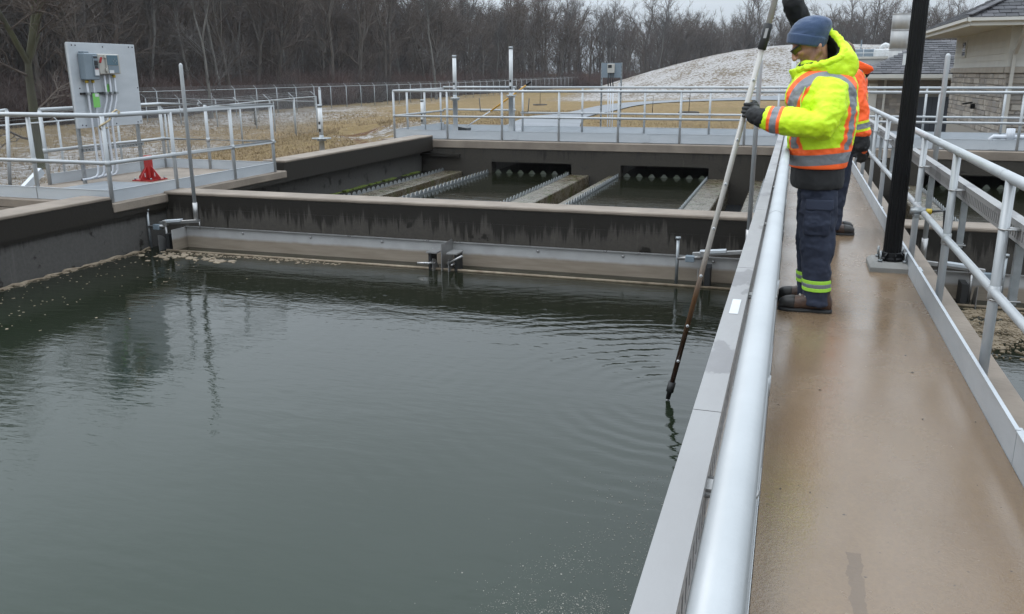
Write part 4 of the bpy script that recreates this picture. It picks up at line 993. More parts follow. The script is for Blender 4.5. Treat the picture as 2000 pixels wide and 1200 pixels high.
for zz in (3.15, 3.65): mb.tube([(9.2, 75.4, zz), (11.4, 75.4, zz)], .035, 6); mb.tube([(9.2, 76.4, zz), (11.4, 76.4, zz)], .035, 6)
mb.build('rail', 'white', gr)
for k in range(6):
    mb = MB(); mb.tube([(9.2+k*.44, 75.4, 2.7), (9.2+k*.44, 75.4, 3.65)], .03, 6); mb.build('post', 'white', gr)
# ------------------------------------------------------------------ chain-link fences
def fence(label, pts, spacing, h=1.9, arm=(-.3, .25), corner=None):
    P = [Vector((*p, 0)) for p in pts]
    t = thing('chain_link_fence', label, 'fence', (P[0].x, P[0].y, gz(P[0].x, P[0].y)))
    loc = t.location; posts = []
    for a, b in zip(P[:-1], P[1:]):
        n = max(1, round((b-a).length/spacing)); posts += [a+(b-a)*i/n for i in range(n)]
    posts.append(P[-1]); zs = [gz(p.x, p.y) for p in posts]
    # smooth the top line
    zs = np.convolve(np.pad(zs, 2, 'edge'), np.ones(5)/5, 'valid')
    pm = MB(); pm.tube([(0, 0, -.3), (0, 0, h)], .042, 7); pm.tube([(0, 0, h-.02), (arm[0], 0, h+arm[1])], .02, 5); me = pm.mesh('post', 'fence_post')
    d = (P[-1]-P[0]).normalized(); ang = math.atan2(d.y, d.x)-PI/2
    for p, z in zip(posts, zs):
        o = link('post', me, t, Vector((p.x, p.y, z))-loc); o.rotation_euler = (0, 0, ang)
    MB().tube([(p.x, p.y, z+h-.03) for p, z in zip(posts, zs)], .03, 6).build('top_rail', 'fence_post', t)
    ms = MB()
    for (p, z), (q, w_) in zip(zip(posts[:-1], zs[:-1]), zip(posts[1:], zs[1:])):
        e = (q-p).normalized()*.0; nn = Vector((-(q-p).y, (q-p).x, 0)).normalized()*.02
        ms.add([(p.x+nn.x, p.y+nn.y, z-.05), (q.x+nn.x, q.y+nn.y, w_-.05), (q.x+nn.x, q.y+nn.y, w_+h-.03), (p.x+nn.x, p.y+nn.y, z+h-.03)], [(0, 1, 2, 3)])
    ms.build('mesh', 'mesh', t)
    wr = MB(); ca, sa = math.cos(ang), math.sin(ang)
    for k in (.4, .7, 1.0):
        wr.tube([(p.x+arm[0]*k*ca, p.y+arm[0]*k*sa, z+h+arm[1]*k) for p, z in zip(posts, zs)], .005, 3, caps=False)
    wr.build('barbed_wire', 'galv', t)
    return t
fence('long chain-link fence receding along the edge of the bare woods', [(-46.2, 52), (-46.5, 72), (-47, 120), (-48, 170), (-49, 222), (-40, 236)], 3.4, 2.3)
nf = fence('nearer chain-link fence on the snowy grass behind the control board', [(-22.5, 14), (-23.6, 26), (-25, 38), (-25.6, 43.5)], 3.1, 2.02)
fence('short chain-link fence run joining the tall corner post', [(-25.6, 43.5), (-34, 50), (-46.2, 54)], 4.2, 1.85)
t = thing('gate_post', 'taller thick galvanised corner post where the fences meet', 'fence post', (-25.4, 43.6, gz(-25.4, 43.6)))
MB().tube([(-25.4, 43.6, -2.2), (-25.4, 43.6, gz(-25.4, 43.6)+2.35)], .075, 10).build('post', 'fence_post', t); MB().ball((-25.4, 43.6, gz(-25.4, 43.6)+2.35), .085, 8, 6).build('cap', 'galv', t)

# ------------------------------------------------------------------ bare trees
def grow_tree(seed, h, spread=1.0, lean=0.0, forks=3, thick=1.0, fine=1.0, bole=(.4, .55)):
    r = random.Random(seed); tr = MB(); cr = MB()
    def rd(): return Vector((r.gauss(0, 1), r.gauss(0, 1), r.gauss(0, 1)))
    def branch(p, d, L, rad, lvl):
        n = (7, 5, 4, 3, 2)[lvl]; P = [p.copy()]; D = [d.copy()]; q = p.copy(); dd = d.normalized()
        for i in range(n):
            wob = (.07, .16, .22, .28, .3)[lvl]
            dd = (dd + rd()*wob*.6 + Vector((0, 0, (.10, .09, .08, .03, .0)[lvl]))).normalized(); q = q+dd*(L/n); P.append(q.copy()); D.append(dd.copy())
        tip = (.5, .35, .3, .35, .3)[lvl]
        rad_ = [rad*(1-(1-tip)*i/n) for i in range(n+1)]
        if lvl == 0: rad_[0] *= 1.35
        (tr if lvl <= 1 else cr).tube(P, rad_, (8, 6, 4, 3, 3)[lvl], caps=False, smooth=lvl < 3)
        if lvl == 4: return
        def child(f, ang, Lc, rc, nl):
            x = f*n; i = min(int(x), n-1); pp = P[i].lerp(P[i+1], x-i); ax = D[min(i+1, n)]
            sd = ax.cross(rd()); sd = sd.normalized() if sd.length > 1e-4 else ax.orthogonal()
            branch(pp, (ax*math.cos(ang)+sd*math.sin(ang)), Lc, rc, nl)
        if lvl == 0:
            for k in range(forks): child(1.0, r.uniform(.15, .5)*spread, h*r.uniform(.38, .52), rad*.48, 1)
            for k in range(r.randint(5, 8)): child(r.uniform(.3, .95), r.uniform(.6, 1.15)*spread, h*r.uniform(.14, .3), rad*r.uniform(.18, .3), 2)
        elif lvl == 1:
            for k in range(int(11*fine)): child(r.uniform(.15, 1), r.uniform(.4, .95)*spread, L*r.uniform(.25, .5), rad*r.uniform(.3, .5), 2)
        elif lvl == 2:
            for k in range(int(8*fine)): child(r.uniform(.2, 1), r.uniform(.4, .9), L*r.uniform(.3, .55), max(.017, rad*.5), 3)
        else:
            for k in range(int(6*fine)): child(r.uniform(.25, 1), r.uniform(.35, .8), L*r.uniform(.4, .8), .0125, 4)
    branch(Vector((0, 0, -.4)), Vector((lean, lean*.3, 1)), h*r.uniform(*bole), .018*h*thick, 0)
    return tr, cr
PROTO = []
for k, (h, sp, ln, fk, th, tm, cm_) in enumerate([(18, 1.0, .03, 3, .95, 'bark', 'twig'), (20, .8, -.04, 2, .8, 'bark', 'twig'), (17, 1.15, .05, 4, 1.05, 'bark', 'twig'),
        (19, .75, .0, 2, .6, 'bark_pale', 'twig_pale'), (16, .9, -.06, 3, .7, 'bark_pale', 'twig_pale'), (21, .9, .02, 3, .85, 'bark', 'twig'),
        (19, 1.25, .04, 4, .85, 'bark_moss', 'twig'), (10, .9, .05, 3, .6, 'bark_pale', 'twig_pale')]):
    a, b = grow_tree(100+k*7, h, sp, ln, fk, th, 1.0, (.24, .28) if k == 6 else (.4, .55))
    PROTO.append((a.mesh('trunk', tm), b.mesh('crown', cm_)))
def tree(x, y, k, s, rz, label, group=None):
    t = thing('bare_tree', label, 'tree', (x, y, gz(x, y)), group); t.rotation_euler = (0, 0, rz); t.scale = (s, s, s)
    link('trunk', PROTO[k][0], t); link('crown', PROTO[k][1], t); return t
EDGE = [(-51, 20), (-52, 70), (-54, 140), (-52, 190), (-34, 226), (0, 240), (50, 246), (95, 246)]
EP = [Vector((*p, 0)) for p in EDGE]; EL = [(b-a).length for a, b in zip(EP[:-1], EP[1:])]; ET = sum(EL)
def edge_at(s):
    for a, b, L in zip(EP[:-1], EP[1:], EL):
        if s <= L: d = (b-a)/L; return a+d*s, Vector((-d.y, d.x, 0))
        s -= L
    return EP[-1], Vector((0, 1, 0))
ZONES = ((-47.5, 'at the edge of the frame left of the control board'), (-43.5, 'just left of the control board'), (-40.5, 'behind the control board'), (-37, 'between the control board and the lever pole'), (-33, 'right of the lever pole'),
    (-28, 'behind the corner where the fences meet'), (-23.5, 'behind the grass valve stem'), (-21, 'behind the pair of white valve pipes'), (-17, 'between the valve pipes and the instrument post'), (-12.5, 'behind the instrument post'),
    (-8, 'over the left flank of the mound'), (-3.5, 'over the top of the mound'), (0, 'behind the sampling tube'), (4, 'behind the heads of the workers'), (9, 'behind the exhaust stack'), (99, 'behind the stone building'))
KIND = ('dark three-stemmed', 'dark slender', 'dark broad-crowned', 'pale slender', 'pale forked', 'dark tall')
def zone(x, y):
    a = math.degrees(math.atan2(x, y))
    return next(t for lim, t in ZONES if a < lim)
tr_rng = random.Random(5); cnt = 0
tree(-30.6, 28.9, 6, .95, 1.3, 'thick mossy leafless tree, largest trunk beside the control board')
tree(-45.5, 60.5, 3, .8, 2.0, 'pale slender leafless tree rising just behind the fence junction')
tree(-49.2, 117, 4, 1.05, .6, 'whitish multi-stemmed leafless tree standing above the reddish brush')
for i in range(250):
    u = i/250; s = (u**1.12)*ET; row = tr_rng.random(); p, nrm = edge_at(min(ET, s+tr_rng.uniform(-2, 2)))
    dpt = 1.0+row*row*38; q = p+nrm*dpt
    far = q.y > 200; k = tr_rng.choice((0, 1, 2, 5, 0, 1, 5, 2, 3, 4)); pale = k in (3, 4)
    sc = tr_rng.uniform(.78, 1.12)*(1.0 if not far else 1.02)
    if q.y < 110: sc *= 1.0
    zn = zone(q.x, q.y); tree(q.x, q.y, k, sc, tr_rng.uniform(0, 6.28), '%s leafless tree %s' % (KIND[k], zn), '%s trees %s' % (KIND[k], zn))
# the wood behind as one mass
def coarse(seed, h):
    r = random.Random(seed); v = []
    def rd(): return Vector((r.gauss(0, 1), r.gauss(0, 1), r.gauss(0, 1)))
    mb = MB()
    P = [Vector((0, 0, 0))]; d = Vector((0, 0, 1))
    for i in range(4): d = (d+rd()*.06).normalized(); P.append(P[-1]+d*h*.2)
    mb.tube(P, [h*.014*(1-.15*i) for i in range(5)], 5, caps=False)
    for k in range(16):
        i = r.randint(1, 4); p = P[i].lerp(P[i-1], r.random()*.8); a = r.uniform(0, 6.28); e = Vector((math.cos(a), math.sin(a), r.uniform(.6, 1.6))).normalized(); L = h*r.uniform(.16, .34)
        q = p+e*L*.5+rd()*.3; w_ = q+(e+Vector((0, 0, .4))).normalized()*L*.6+rd()*.3
        mb.tube([p, q, w_], [h*.005, h*.0035, .012], 3, caps=False, smooth=False)
        for m in range(13):
            f = r.uniform(.2, 1); b = p.lerp(q, f*2) if f < .5 else q.lerp(w_, f*2-1)
            g = (e+rd()*.55+Vector((0, 0, .25))).normalized()*r.uniform(.5, 1.0)*h*.085
            mb.tube([b, b+g], [.028, .01], 3, caps=False, smooth=False)
            for _ in range(3):
                g2 = (g.normalized()+rd()*.5).normalized()*h*.05; b2 = b+g*r.uniform(.3, 1); mb.tube([b2, b2+g2], [.018, .008], 3, caps=False, smooth=False)
    return np.array(mb.v), mb.f
CO = [coarse(50+i, 17+i % 3) for i in range(5)]
def scatter(name, protos, pts, label, m):
    """one object: protos instanced on points (x, y, z, turn, scale, which)"""
    me = bpy.data.meshes.new(name); me.from_pydata([p[:3] for p in pts], [], []); o = stuff(link(name, me)); o['label'] = label
    for nm, k, ty in (('turn', 3, 'FLOAT'), ('size', 4, 'FLOAT'), ('which', 5, 'INT')):
        at = me.attributes.new(nm, ty, 'POINT'); at.data.foreach_set('value', [p[k] for p in pts])
    g = bpy.data.node_groups.new(name, 'GeometryNodeTree'); g.interface.new_socket('Geometry', in_out='INPUT', socket_type='NodeSocketGeometry'); g.interface.new_socket('Geometry', in_out='OUTPUT', socket_type='NodeSocketGeometry')
    N, L = g.nodes.new, g.links.new; gi, go = N('NodeGroupInput'), N('NodeGroupOutput'); ip = N('GeometryNodeInstanceOnPoints'); jn = N('GeometryNodeJoinGeometry')
    for k, pm in enumerate(protos[::-1]):
        po = bpy.data.objects.new(name+'_piece', pm); oi = N('GeometryNodeObjectInfo'); oi.inputs['Object'].default_value = po; oi.inputs['As Instance'].default_value = True; L(oi.outputs['Geometry'], jn.inputs[0])
    def na(nm, ty): n = N('GeometryNodeInputNamedAttribute'); n.data_type = ty; n.inputs['Name'].default_value = nm; return n.outputs['Attribute']
    cx = N('ShaderNodeCombineXYZ'); L(na('turn', 'FLOAT'), cx.inputs['Z'])
    ip.inputs['Pick Instance'].default_value = True
    L(gi.outputs[0], ip.inputs['Points']); L(jn.outputs[0], ip.inputs['Instance']); L(na('which', 'INT'), ip.inputs['Instance Index']); L(cx.outputs[0], ip.inputs['Rotation']); L(na('size', 'FLOAT'), ip.inputs['Scale'])
    L(ip.outputs[0], go.inputs[0]); o.modifiers.new('scatter', 'NODES').node_group = g
    return o
rs = random.Random(9); pts = []
for i in range(1250):
    s = rs.random()*ET; p, nrm = edge_at(s); q = p+nrm*(8+(50 if p.y < 150 else 95)*rs.random()**1.1); pts.append((q.x, q.y, gz(q.x, q.y) if i % 4 == 0 else -1.8, rs.uniform(0, 6.28), rs.uniform(.72, 1.08), rs.randrange(5)))
protos = []
for k, (V, F) in enumerate(CO):
    me = bpy.data.meshes.new('far_tree'); me.from_pydata(V.tolist(), [], F); me.materials.append(M['twig_pale' if k == 4 else 'twig']); protos.append(me)
scatter('far_wood', protos, pts, 'mass of bare trees deep inside the wood', None)
# reddish brush below the trees
rs = random.Random(21)
def shrub(h, n):
    mb = MB()
    for k in range(n):
        a = rs.uniform(0, 6.28); t_ = rs.uniform(.1, .85); d = Vector((math.cos(a)*t_, math.sin(a)*t_, 1)).normalized(); b = Vector((rs.uniform(-.6, .6), rs.uniform(-.6, .6), -.1)); L = h*rs.uniform(.5, 1)
        m_ = b+d*L*.55; e = m_+(d+Vector((rs.uniform(-.5, .5), rs.uniform(-.5, .5), -.1))).normalized()*L*.5
        mb.tube([b, m_, e], [.024, .018, .007], 3, caps=False, smooth=False)
        for _ in range(5):
            g = (d+Vector((rs.gauss(0, .6), rs.gauss(0, .6), rs.gauss(0, .3)))).normalized()*L*.34; b2 = b.lerp(m_, rs.uniform(.4, 1)) if rs.random() < .5 else m_.lerp(e, rs.random()); mb.tube([b2, b2+g], [.015, .006], 3, caps=False, smooth=False)
    return mb.mesh('shrub', 'twig_red')
protos = [shrub(h, n) for h, n in ((2.2, 26), (3.0, 30), (3.6, 30), (2.6, 34), (4.2, 26))]; pts = []
for i in range(5200):
    s = rs.random()*ET; p, nrm = edge_at(s); q = p+nrm*(rs.uniform(-1.5, 7) if rs.random() < .45 else rs.uniform(4, 60)); pts.append((q.x, q.y, gz(q.x, q.y) if i % 3 == 0 else -1.85, rs.uniform(0, 6.28), rs.uniform(.6, 1.15), rs.randrange(5)))
scatter('brush_undergrowth', protos, pts, 'reddish leafless brush along the foot of the woods', None)
# small spruce, saplings
t = thing('spruce_tree', 'small dark green spruce inside the fenced corner', 'tree', (-36.5, 53.5, gz(-36.5, 53.5)))
z0 = t.location.z; MB().tube([(-36.5, 53.5, z0-.1), (-36.5, 53.5, z0+1.9)], [.05, .01], 6).build('trunk', 'bark', t)
mb = MB()
for i in range(900):
    u = rs.random()**.8; zz = z0+.15+u*1.7; rr = (1-u)*.62+.03; a = rs.uniform(0, 6.28); q = rs.uniform(.25, 1)*rr
    p = Vector((-36.5+q*math.cos(a), 53.5+q*math.sin(a), zz)); d = Vector((math.cos(a), math.sin(a), rs.uniform(-.2, .6)))*rs.uniform(.08, .2); w_ = Vector((-math.sin(a), math.cos(a), 0))*.02
    mb.add([p-w_, p+w_, p+d], [(0, 1, 2)])
mb.build('crown', 'needle', t)
for x, y, h, lb in ((-7.5, 66, 1.9, 'thin staked sapling in a mulch ring on the lawn beside the road'), (-26.5, 92, 3.2, 'thin young leafless tree on the grass near the far fence'), (-9.6, 62, 1.2, 'small dark stake on the lawn left of the sapling')):
    z = gz(x, y); t = thing('sapling', lb, 'sapling', (x, y, z)); MB().tube([(x, y, z-.1), (x+.05, y, z+h)], [.035, .012], 5).build('trunk', 'bark', t)
    if h > 1.5:
        mb = MB()
        for k in range(14):
            b = Vector((x, y, z+h*rs.uniform(.45, .95))); d = Vector((rs.gauss(0, .5), rs.gauss(0, .5), .8))*h*.18; mb.tube([b, b+d], [.014, .005], 3, caps=False)
        mb.build('crown', 'twig', t)
        MB().tube([(x+.7*math.cos(2*PI*i/20), y+.7*math.sin(2*PI*i/20), z+.04) for i in range(21)], .09, 6, caps=False).build('mulch_ring', 'bark', t)
# grass tufts on the nearer slope
mb = MB(); rs = np.random.RandomState(4)
X = np.r_[rs.uniform(-26, -8.9, 30000), rs.uniform(-22, -1, 20000), rs.uniform(-50, -14, 24000)]; Y = np.r_[rs.uniform(12.8, 40, 30000), rs.uniform(23.6, 60, 20000), rs.uniform(12, 75, 24000)]
Z = ground_z(X, Y); th = rs.uniform(0, 2*PI, len(X)); hh = rs.uniform(.05, .16, len(X)); w_ = rs.uniform(.008, .022, len(X)); big = np.arange(len(X)) >= 50000; clump = (np.sin(X*.9+2*np.sin(Y*.31))+np.sin(Y*.7+X*.2)) > .2; hh = np.where(big, hh*np.where(clump, 1.5, .8), hh*.55); w_ = np.where(big, w_*1.5, w_); l1, l2 = rs.uniform(-.1, .1, (2, len(X)))
keep = ~((X > -10.8) & (Y < 12.8)) & ~((X > -9.7) & (Y < 23.2))
rl = np.interp(Y, [24, 33, 48, 62], [-9.2, -10.8, -14.2, -16.4]); rr = np.interp(Y, [24, 33, 48, 62], [-6.2, -7.9, -11.2, -13.2]); keep &= ~((Y > 23) & (X > rl-.2) & (X < rr+.2))
for (ax, ay), (bx, by) in (((-12.2, 25.2), (-14.4, 28.9)), ((-14.4, 28.9), (-19.2, 36.2)), ((-19.2, 36.2), (-22.6, 42.8)), ((-22.6, 42.8), (-20.5, 45.6)), ((-20.5, 45.6), (-14.5, 48.5))):
    t = np.clip(((X-ax)*(bx-ax)+(Y-ay)*(by-ay))/((bx-ax)**2+(by-ay)**2), 0, 1); keep &= np.hypot(X-ax-t*(bx-ax), Y-ay-t*(by-ay)) > .95
keep &= ~((np.hypot((X+16.3)/3.2, (Y-35.5)/5.5) < 1) & (rs.uniform(0, 1, len(X)) < .75))
X, Y, Z, th, hh, w_, l1, l2 = [a[keep] for a in (X, Y, Z, th, hh, w_, l1, l2)]; n = len(X)
V = np.empty((n, 3, 3)); V[:, 0] = np.c_[X-w_*np.cos(th), Y-w_*np.sin(th), Z-.03]; V[:, 1] = np.c_[X+w_*np.cos(th), Y+w_*np.sin(th), Z-.03]; V[:, 2] = np.c_[X+l1, Y+l2, Z+hh]
me = bpy.data.meshes.new('dry_grass'); me.from_pydata(V.reshape(-1, 3).tolist(), [], [(3*i, 3*i+1, 3*i+2) for i in range(n)])
M['straw'] = mat('dry_grass_blades', (.33, .235, .135), .9, 0, (.23, .165, .08), .5, world=True); me.materials.append(M['straw'])
o = stuff(link('dry_grass', me)); o['label'] = 'dry straw coloured grass on the slope'

# ------------------------------------------------------------------ floating scum
def flakes(name, label, gen, n, m, zlo=.003, seed=1):
    r = random.Random(seed); mb = MB()
    for i in range(n):
        x, y, s = gen(r); k = r.randint(5, 8); a0 = r.uniform(0, 6.28); el = r.uniform(.4, 1); th_ = r.uniform(0, 3.14); top = []
        for j in range(k):
            a = a0+2*PI*j/k; q = s*r.uniform(.6, 1.1); u, v = q*math.cos(a), q*el*math.sin(a)
            top.append((x+u*math.cos(th_)-v*math.sin(th_), y+u*math.sin(th_)+v*math.cos(th_)))
        h = WZ+zlo*r.uniform(.8, 1.6); b = [(p, q, WZ-.004) for p, q in top]; c = [(p*.86+x*.14, q*.86+y*.14, h) for p, q in top]
        mb.add(b+c, [tuple(range(k, 2*k))]+[(j, (j+1) % k, k+(j+1) % k, k+j) for j in range(k)])
    o = stuff(mb.build(name, m)); o['label'] = label
flakes('floating_scum', 'tan scum flakes floating along the wall and trough', lambda r: ((-8.15+abs(r.gauss(0, .05)), r.uniform(5, 9.2), r.uniform(.02, .05)) if r.random() < .3 else ((r.uniform(-7.9, -5.2), 9.17+r.gauss(0, .05), r.uniform(.012, .035)) if r.random() < .7 else (-7.2+r.gauss(0, .38), 8.93+r.gauss(0, .08), r.uniform(.03, .08)))), 330, 'foam', .006, 3)
flakes('floating_scum', 'scattered specks of scum drifting near the stained wall', lambda r: (-8.1+abs(r.gauss(0, .9)), r.uniform(5.2, 9.1), r.uniform(.006, .02)), 150, 'foam', .003, 5)
def pf(r):
    while True:
        x, y = r.gauss(-.62, .24), r.gauss(2.75, .45)
        f = mnoise.noise(Vector((x*5, y*4, 1)))+.6*mnoise.noise(Vector((x*14, y*11, 4)))
        if x < -.17 and f > r.uniform(-.25, .35): return x, y, r.uniform(.001, .003)*(1 if r.random() < .96 else 2.6)
flakes('floating_foam', 'pale foam specks on the water by the walkway', pf, 9500, 'foam_pale', .0006, 8)
def pf2(r): return (r.gauss(-.5, .22), r.uniform(3.0, 4.6), r.uniform(.002, .005))
flakes('floating_foam', 'faint foam specks on the water under the near tray', lambda r: (lambda q: q if q[0] < -.2 else (-.3, q[1], q[2]))(pf2(r)), 420, 'foam_pale', .0015, 9)
flakes('floating_scum', 'brown scum mat floating in the tank right of the walkway', lambda r: (r.uniform(1.3, 3.4), 8.45+r.uniform(-.6, .62), r.uniform(.09, .2)), 90, 'scum_brown', .003, 12)
flakes('floating_scum', 'crumbs of brown scum on the scum mat right of the walkway', lambda r: (r.uniform(1.22, 3.4), 8.42+max(-.85, min(.72, r.gauss(0, .42))), r.uniform(.006, .028)), 2600, 'scum_brown', .008, 14)
# long scum ribbon along the stained wall
mb = MB(); prev = None; pts = []
for i in range(60):
    y = 5+i*.0727; pts.append((-8.14+.02*math.sin(i*1.7)+.015*math.sin(i*.6), y, WZ+.004+.006*abs(math.sin(i*2.3))))
mb.tube(pts, [.016+.006*math.sin(i*1.3)+.004*math.sin(i*3.1) for i in range(60)], 6); o = stuff(mb.build('scum_ribbon', 'foam')); o['label'] = 'ribbon of scum along the waterline of the stained wall'

# a few leaves and grit on the walkway
mb = MB(); rs = random.Random(31)
for i in range(26):
    x, y = rs.uniform(.05, .9), rs.uniform(1.9, 13); s = rs.uniform(.004, .012); a = rs.uniform(0, 6.28)
    mb.add([(x-s*math.cos(a), y-s*math.sin(a), .0095), (x+s*.5*math.sin(a), y-s*.5*math.cos(a), .012), (x+s*math.cos(a), y+s*math.sin(a), .0095), (x-s*.5*math.sin(a), y+s*.5*math.cos(a), .013)], [(0, 1, 2, 3)])
o = stuff(mb.build('leaf_litter', 'bark')); o['label'] = 'tiny bits of leaf litter on the walkway'
# ------------------------------------------------------------------ people
class Blob(MB):
    """closed overlapping solids, later fused into one continuous surface"""
    def loft(s, secs, n=20):
        """secs: (centre, half-vector u, half-vector v[, squareness])"""
        vs = []
        for sec in secs:
            c, u, v = Vector(sec[0]), Vector(sec[1]), Vector(sec[2]); e = sec[3] if len(sec) > 3 else 1.0
            for j in range(n):
                a = 2*PI*j/n; ca, sa = math.cos(a), math.sin(a)
                vs.append(c + u*math.copysign(abs(ca)**e, ca) + v*math.copysign(abs(sa)**e, sa))
        m = len(secs); fs = [(i*n+j, i*n+(j+1) % n, (i+1)*n+(j+1) % n, (i+1)*n+j) for i in range(m-1) for j in range(n)]
        fs += [tuple(range(n-1, -1, -1)), tuple((m-1)*n+j for j in range(n))]
        return s.add(vs, fs, True)
    def limb(s, pts, rad, n=14):
        s.tube(pts, rad, n)
        for p, r in ((pts[0], rad[0]), (pts[-1], rad[-1])): s.ball(p, r, 12, 8)
        return s
    def ell(s, c, ax, n=18, m=12):
        """ellipsoid with three half-axis vectors"""
        b = MB().ball((0, 0, 0), 1, n, m); c = Vector(c); A = [Vector(a) for a in ax]
        return s.add([c+A[0]*v[0]+A[1]*v[1]+A[2]*v[2] for v in b.v], b.f, True)
def fuse(mb, voxel, smooth=6, fac=.5):
    me = mb.mesh('tmp', None)
    b = bmesh.new(); b.from_mesh(me); bmesh.ops.recalc_face_normals(b, faces=b.faces); b.to_mesh(me); b.free()
    o = bpy.data.objects.new('tmp', me); COL.objects.link(o)
    r = o.modifiers.new('r', 'REMESH'); r.mode = 'VOXEL'; r.voxel_size = voxel
    if smooth: q = o.modifiers.new('s', 'SMOOTH'); q.iterations = smooth; q.factor = fac
    dg = bpy.context.evaluated_depsgraph_get(); dg.update()
    out = bpy.data.meshes.new_from_object(o.evaluated_get(dg)); bpy.data.objects.remove(o); bpy.data.meshes.remove(me)
    out.polygons.foreach_set('use_smooth', [True]*len(out.polygons)); return out
def verts(me): a = np.empty(len(me.vertices)*3); me.vertices.foreach_get('co', a); return a.reshape(-1, 3)
def setv(me, V): me.vertices.foreach_set('co', V.ravel()); me.update()
def norms(me): a = np.empty(len(me.vertices)*3); me.vertex_normals.foreach_get('vector', a); return a.reshape(-1, 3)
def wrinkle(me, amp, sc, stretch=(1, 1, 1), seed=0, ridged=True):
    V, N = verts(me), norms(me); out = V.copy()
    for i, (v, n) in enumerate(zip(V, N)):
        p = Vector((v[0]*stretch[0]*sc+seed, v[1]*stretch[1]*sc, v[2]*stretch[2]*sc))
        f = mnoise.fractal(p, .8, 2.1, 3)
        if ridged: f = .5-abs(f)
        out[i] = v+n*amp*f
    setv(me, out)
def put(name, me, m, parent):
    me.materials.clear(); me.materials.append(M[m]); V = verts(me); off = np.array(wloc(parent)); setv(me, V-off); me.name = name
    return link(name, me, parent)
def attrs(me, **k):
    for nm, arr in k.items():
        a = me.attributes.get(nm) or me.attributes.new(nm, 'FLOAT', 'POINT'); a.data.foreach_set('value', np.asarray(arr, np.float32))
def axis_t(V, a, b):
    a, b = np.array(a, float), np.array(b, float); d = b-a; L2 = d@d; t = ((V-a)@d)/L2; dist = np.linalg.norm(V-a-np.clip(t, 0, 1)[:, None]*d, axis=1); return t, dist

def ring_band(path_fn, z0, z1, grow, n=28):
    """a closed cloth ring round a leg section function path_fn(z) -> (cx, cy, a, b)"""
    mb = MB(); vs = []
    for z in (z0, z0+.003, z1-.003, z1):
        cx, cy, a, b = path_fn(z); g = grow if z in (z0+.003, z1-.003) else grow-.002
        vs += [(cx+(a+g)*math.cos(2*PI*j/n), cy+(b+g)*math.sin(2*PI*j/n), z) for j in range(n)]
    return mb.add(vs, [(i*n+j, i*n+(j+1) % n, (i+1)*n+(j+1) % n, (i+1)*n+j) for i in range(3) for j in range(n)], False)

def boot(parent, heel, toe, y, label=None):
    """a work boot along x from heel to toe (heel.x > toe.x)"""
    L = heel-toe
    def X(u): return heel-L*u
    up = Blob()
    secs = [(0.0, .03, .05, .035), (.06, .038, .10, .04), (.2, .042, .135, .045), (.34, .046, .12, .048), (.5, .05, .085, .05), (.65, .054, .068, .052), (.82, .054, .06, .05), (.94, .042, .045, .04), (1.0, .02, .028, .02)]
    up.loft([((X(u), y, .03+h*.5), (0, w, 0), (0, 0, h*.5+.012), .8) for u, w, h, _ in secs], 20)
    up.limb([(X(.2), y, .1), (X(.19), y, .23)], [.052, .05])
    o = put('boot', fuse(up, .007, 4), 'boot', parent)
    so = Blob(); so.loft([((X(u), y, .016), (0, w+.006, 0), (0, 0, .016), .5) for u, w in ((-.01, .025), (.05, .04), (.2, .044), (.4, .042), (.6, .052), (.8, .056), (.94, .046), (1.015, .018))], 16)
    me = so.mesh('sole', 'sole', wloc(o)); link('sole', me, o)
    tc_ = Blob(); tc_.loft([((X(u), y, .032+h*.5), (0, w, 0), (0, 0, h*.5+.012), .8) for u, w, h in ((.70, .057, .066), (.78, .0575, .064), (.88, .053, .058), (.95, .043, .046), (1.004, .022, .028))], 18)
    put('toe_cap', fuse(tc_, .007, 3), 'boot_toe', o)
    lc = MB()
    for k in range(4):
        u = .36+.075*k; h = .125-.018*k; lc.tube([(X(u), y-.04, .035+h-.012), (X(u+.03), y, .05+h), (X(u+.05), y+.04, .035+h-.012)], .0045, 5)
    me = lc.mesh('lace', 'beige', wloc(o)); link('lace', me, o)
    return o
def leg_fn(top, bot, ztop, rt, rb):
    def f(z):
        u = (ztop-z)/(ztop-.05); u = min(1, max(0, u)); cx = top[0]+(bot[0]-top[0])*u; cy = top[1]+(bot[1]-top[1])*u
        a = rt[0]+(rb[0]-rt[0])*min(1, u*1.1); b = rt[1]+(rb[1]-rt[1])*min(1, u*1.1)
        a += .012*math.sin(u*PI*1.0)*(u < .6); return cx, cy, a, b
    return f
def glove(parent, name, palm_c, pdir, axis, m, curl, thumb_side, wrist, rad=.0125, pole_r=.03, cuff=None):
    """pdir: from the palm towards the pole; axis: along the pole (index-finger end positive); fingers wrap round it"""
    pdir, axis = Vector(pdir).normalized(), Vector(axis).normalized(); side = axis.cross(pdir).normalized()*curl
    g = Blob(); c = Vector(palm_c); w = Vector(wrist)
    g.ell(c, (pdir*.03, axis*.05, side*.026)); g.limb([w, w.lerp(c, .6), c], [.036, .04, .038])
    pc = c+pdir*(.028+pole_r)
    for k in range(4):
        off = axis*(.038-.025*k); R = pole_r+.010; ln = (.95, 1.05, 1.0, .82)[k]; pts = []; rr = []
        for i in range(7):
            a = -.35+ i*.46*ln; pts.append(pc+off+(-pdir*math.cos(a)+side*math.sin(a))*R*(1+.12*(i == 0))); rr.append(rad*(1-.035*i))
        g.limb([c+off*.8-pdir*.0+side*.012]+pts, [rad*1.15]+rr, 10)
    pts = [c+axis*.03-side*.02]; rr = [rad*1.3]
    for i in range(5):
        a = .35+i*.38; pts.append(pc+axis*(.055-.004*i)+(-pdir*math.cos(a)-side*math.sin(a))*(pole_r+.012)); rr.append(rad*(1.15-.06*i))
    g.limb(pts, rr, 10)
    if cuff: g.limb(*cuff)
    return put(name, fuse(g, .0045, 3), m, parent)

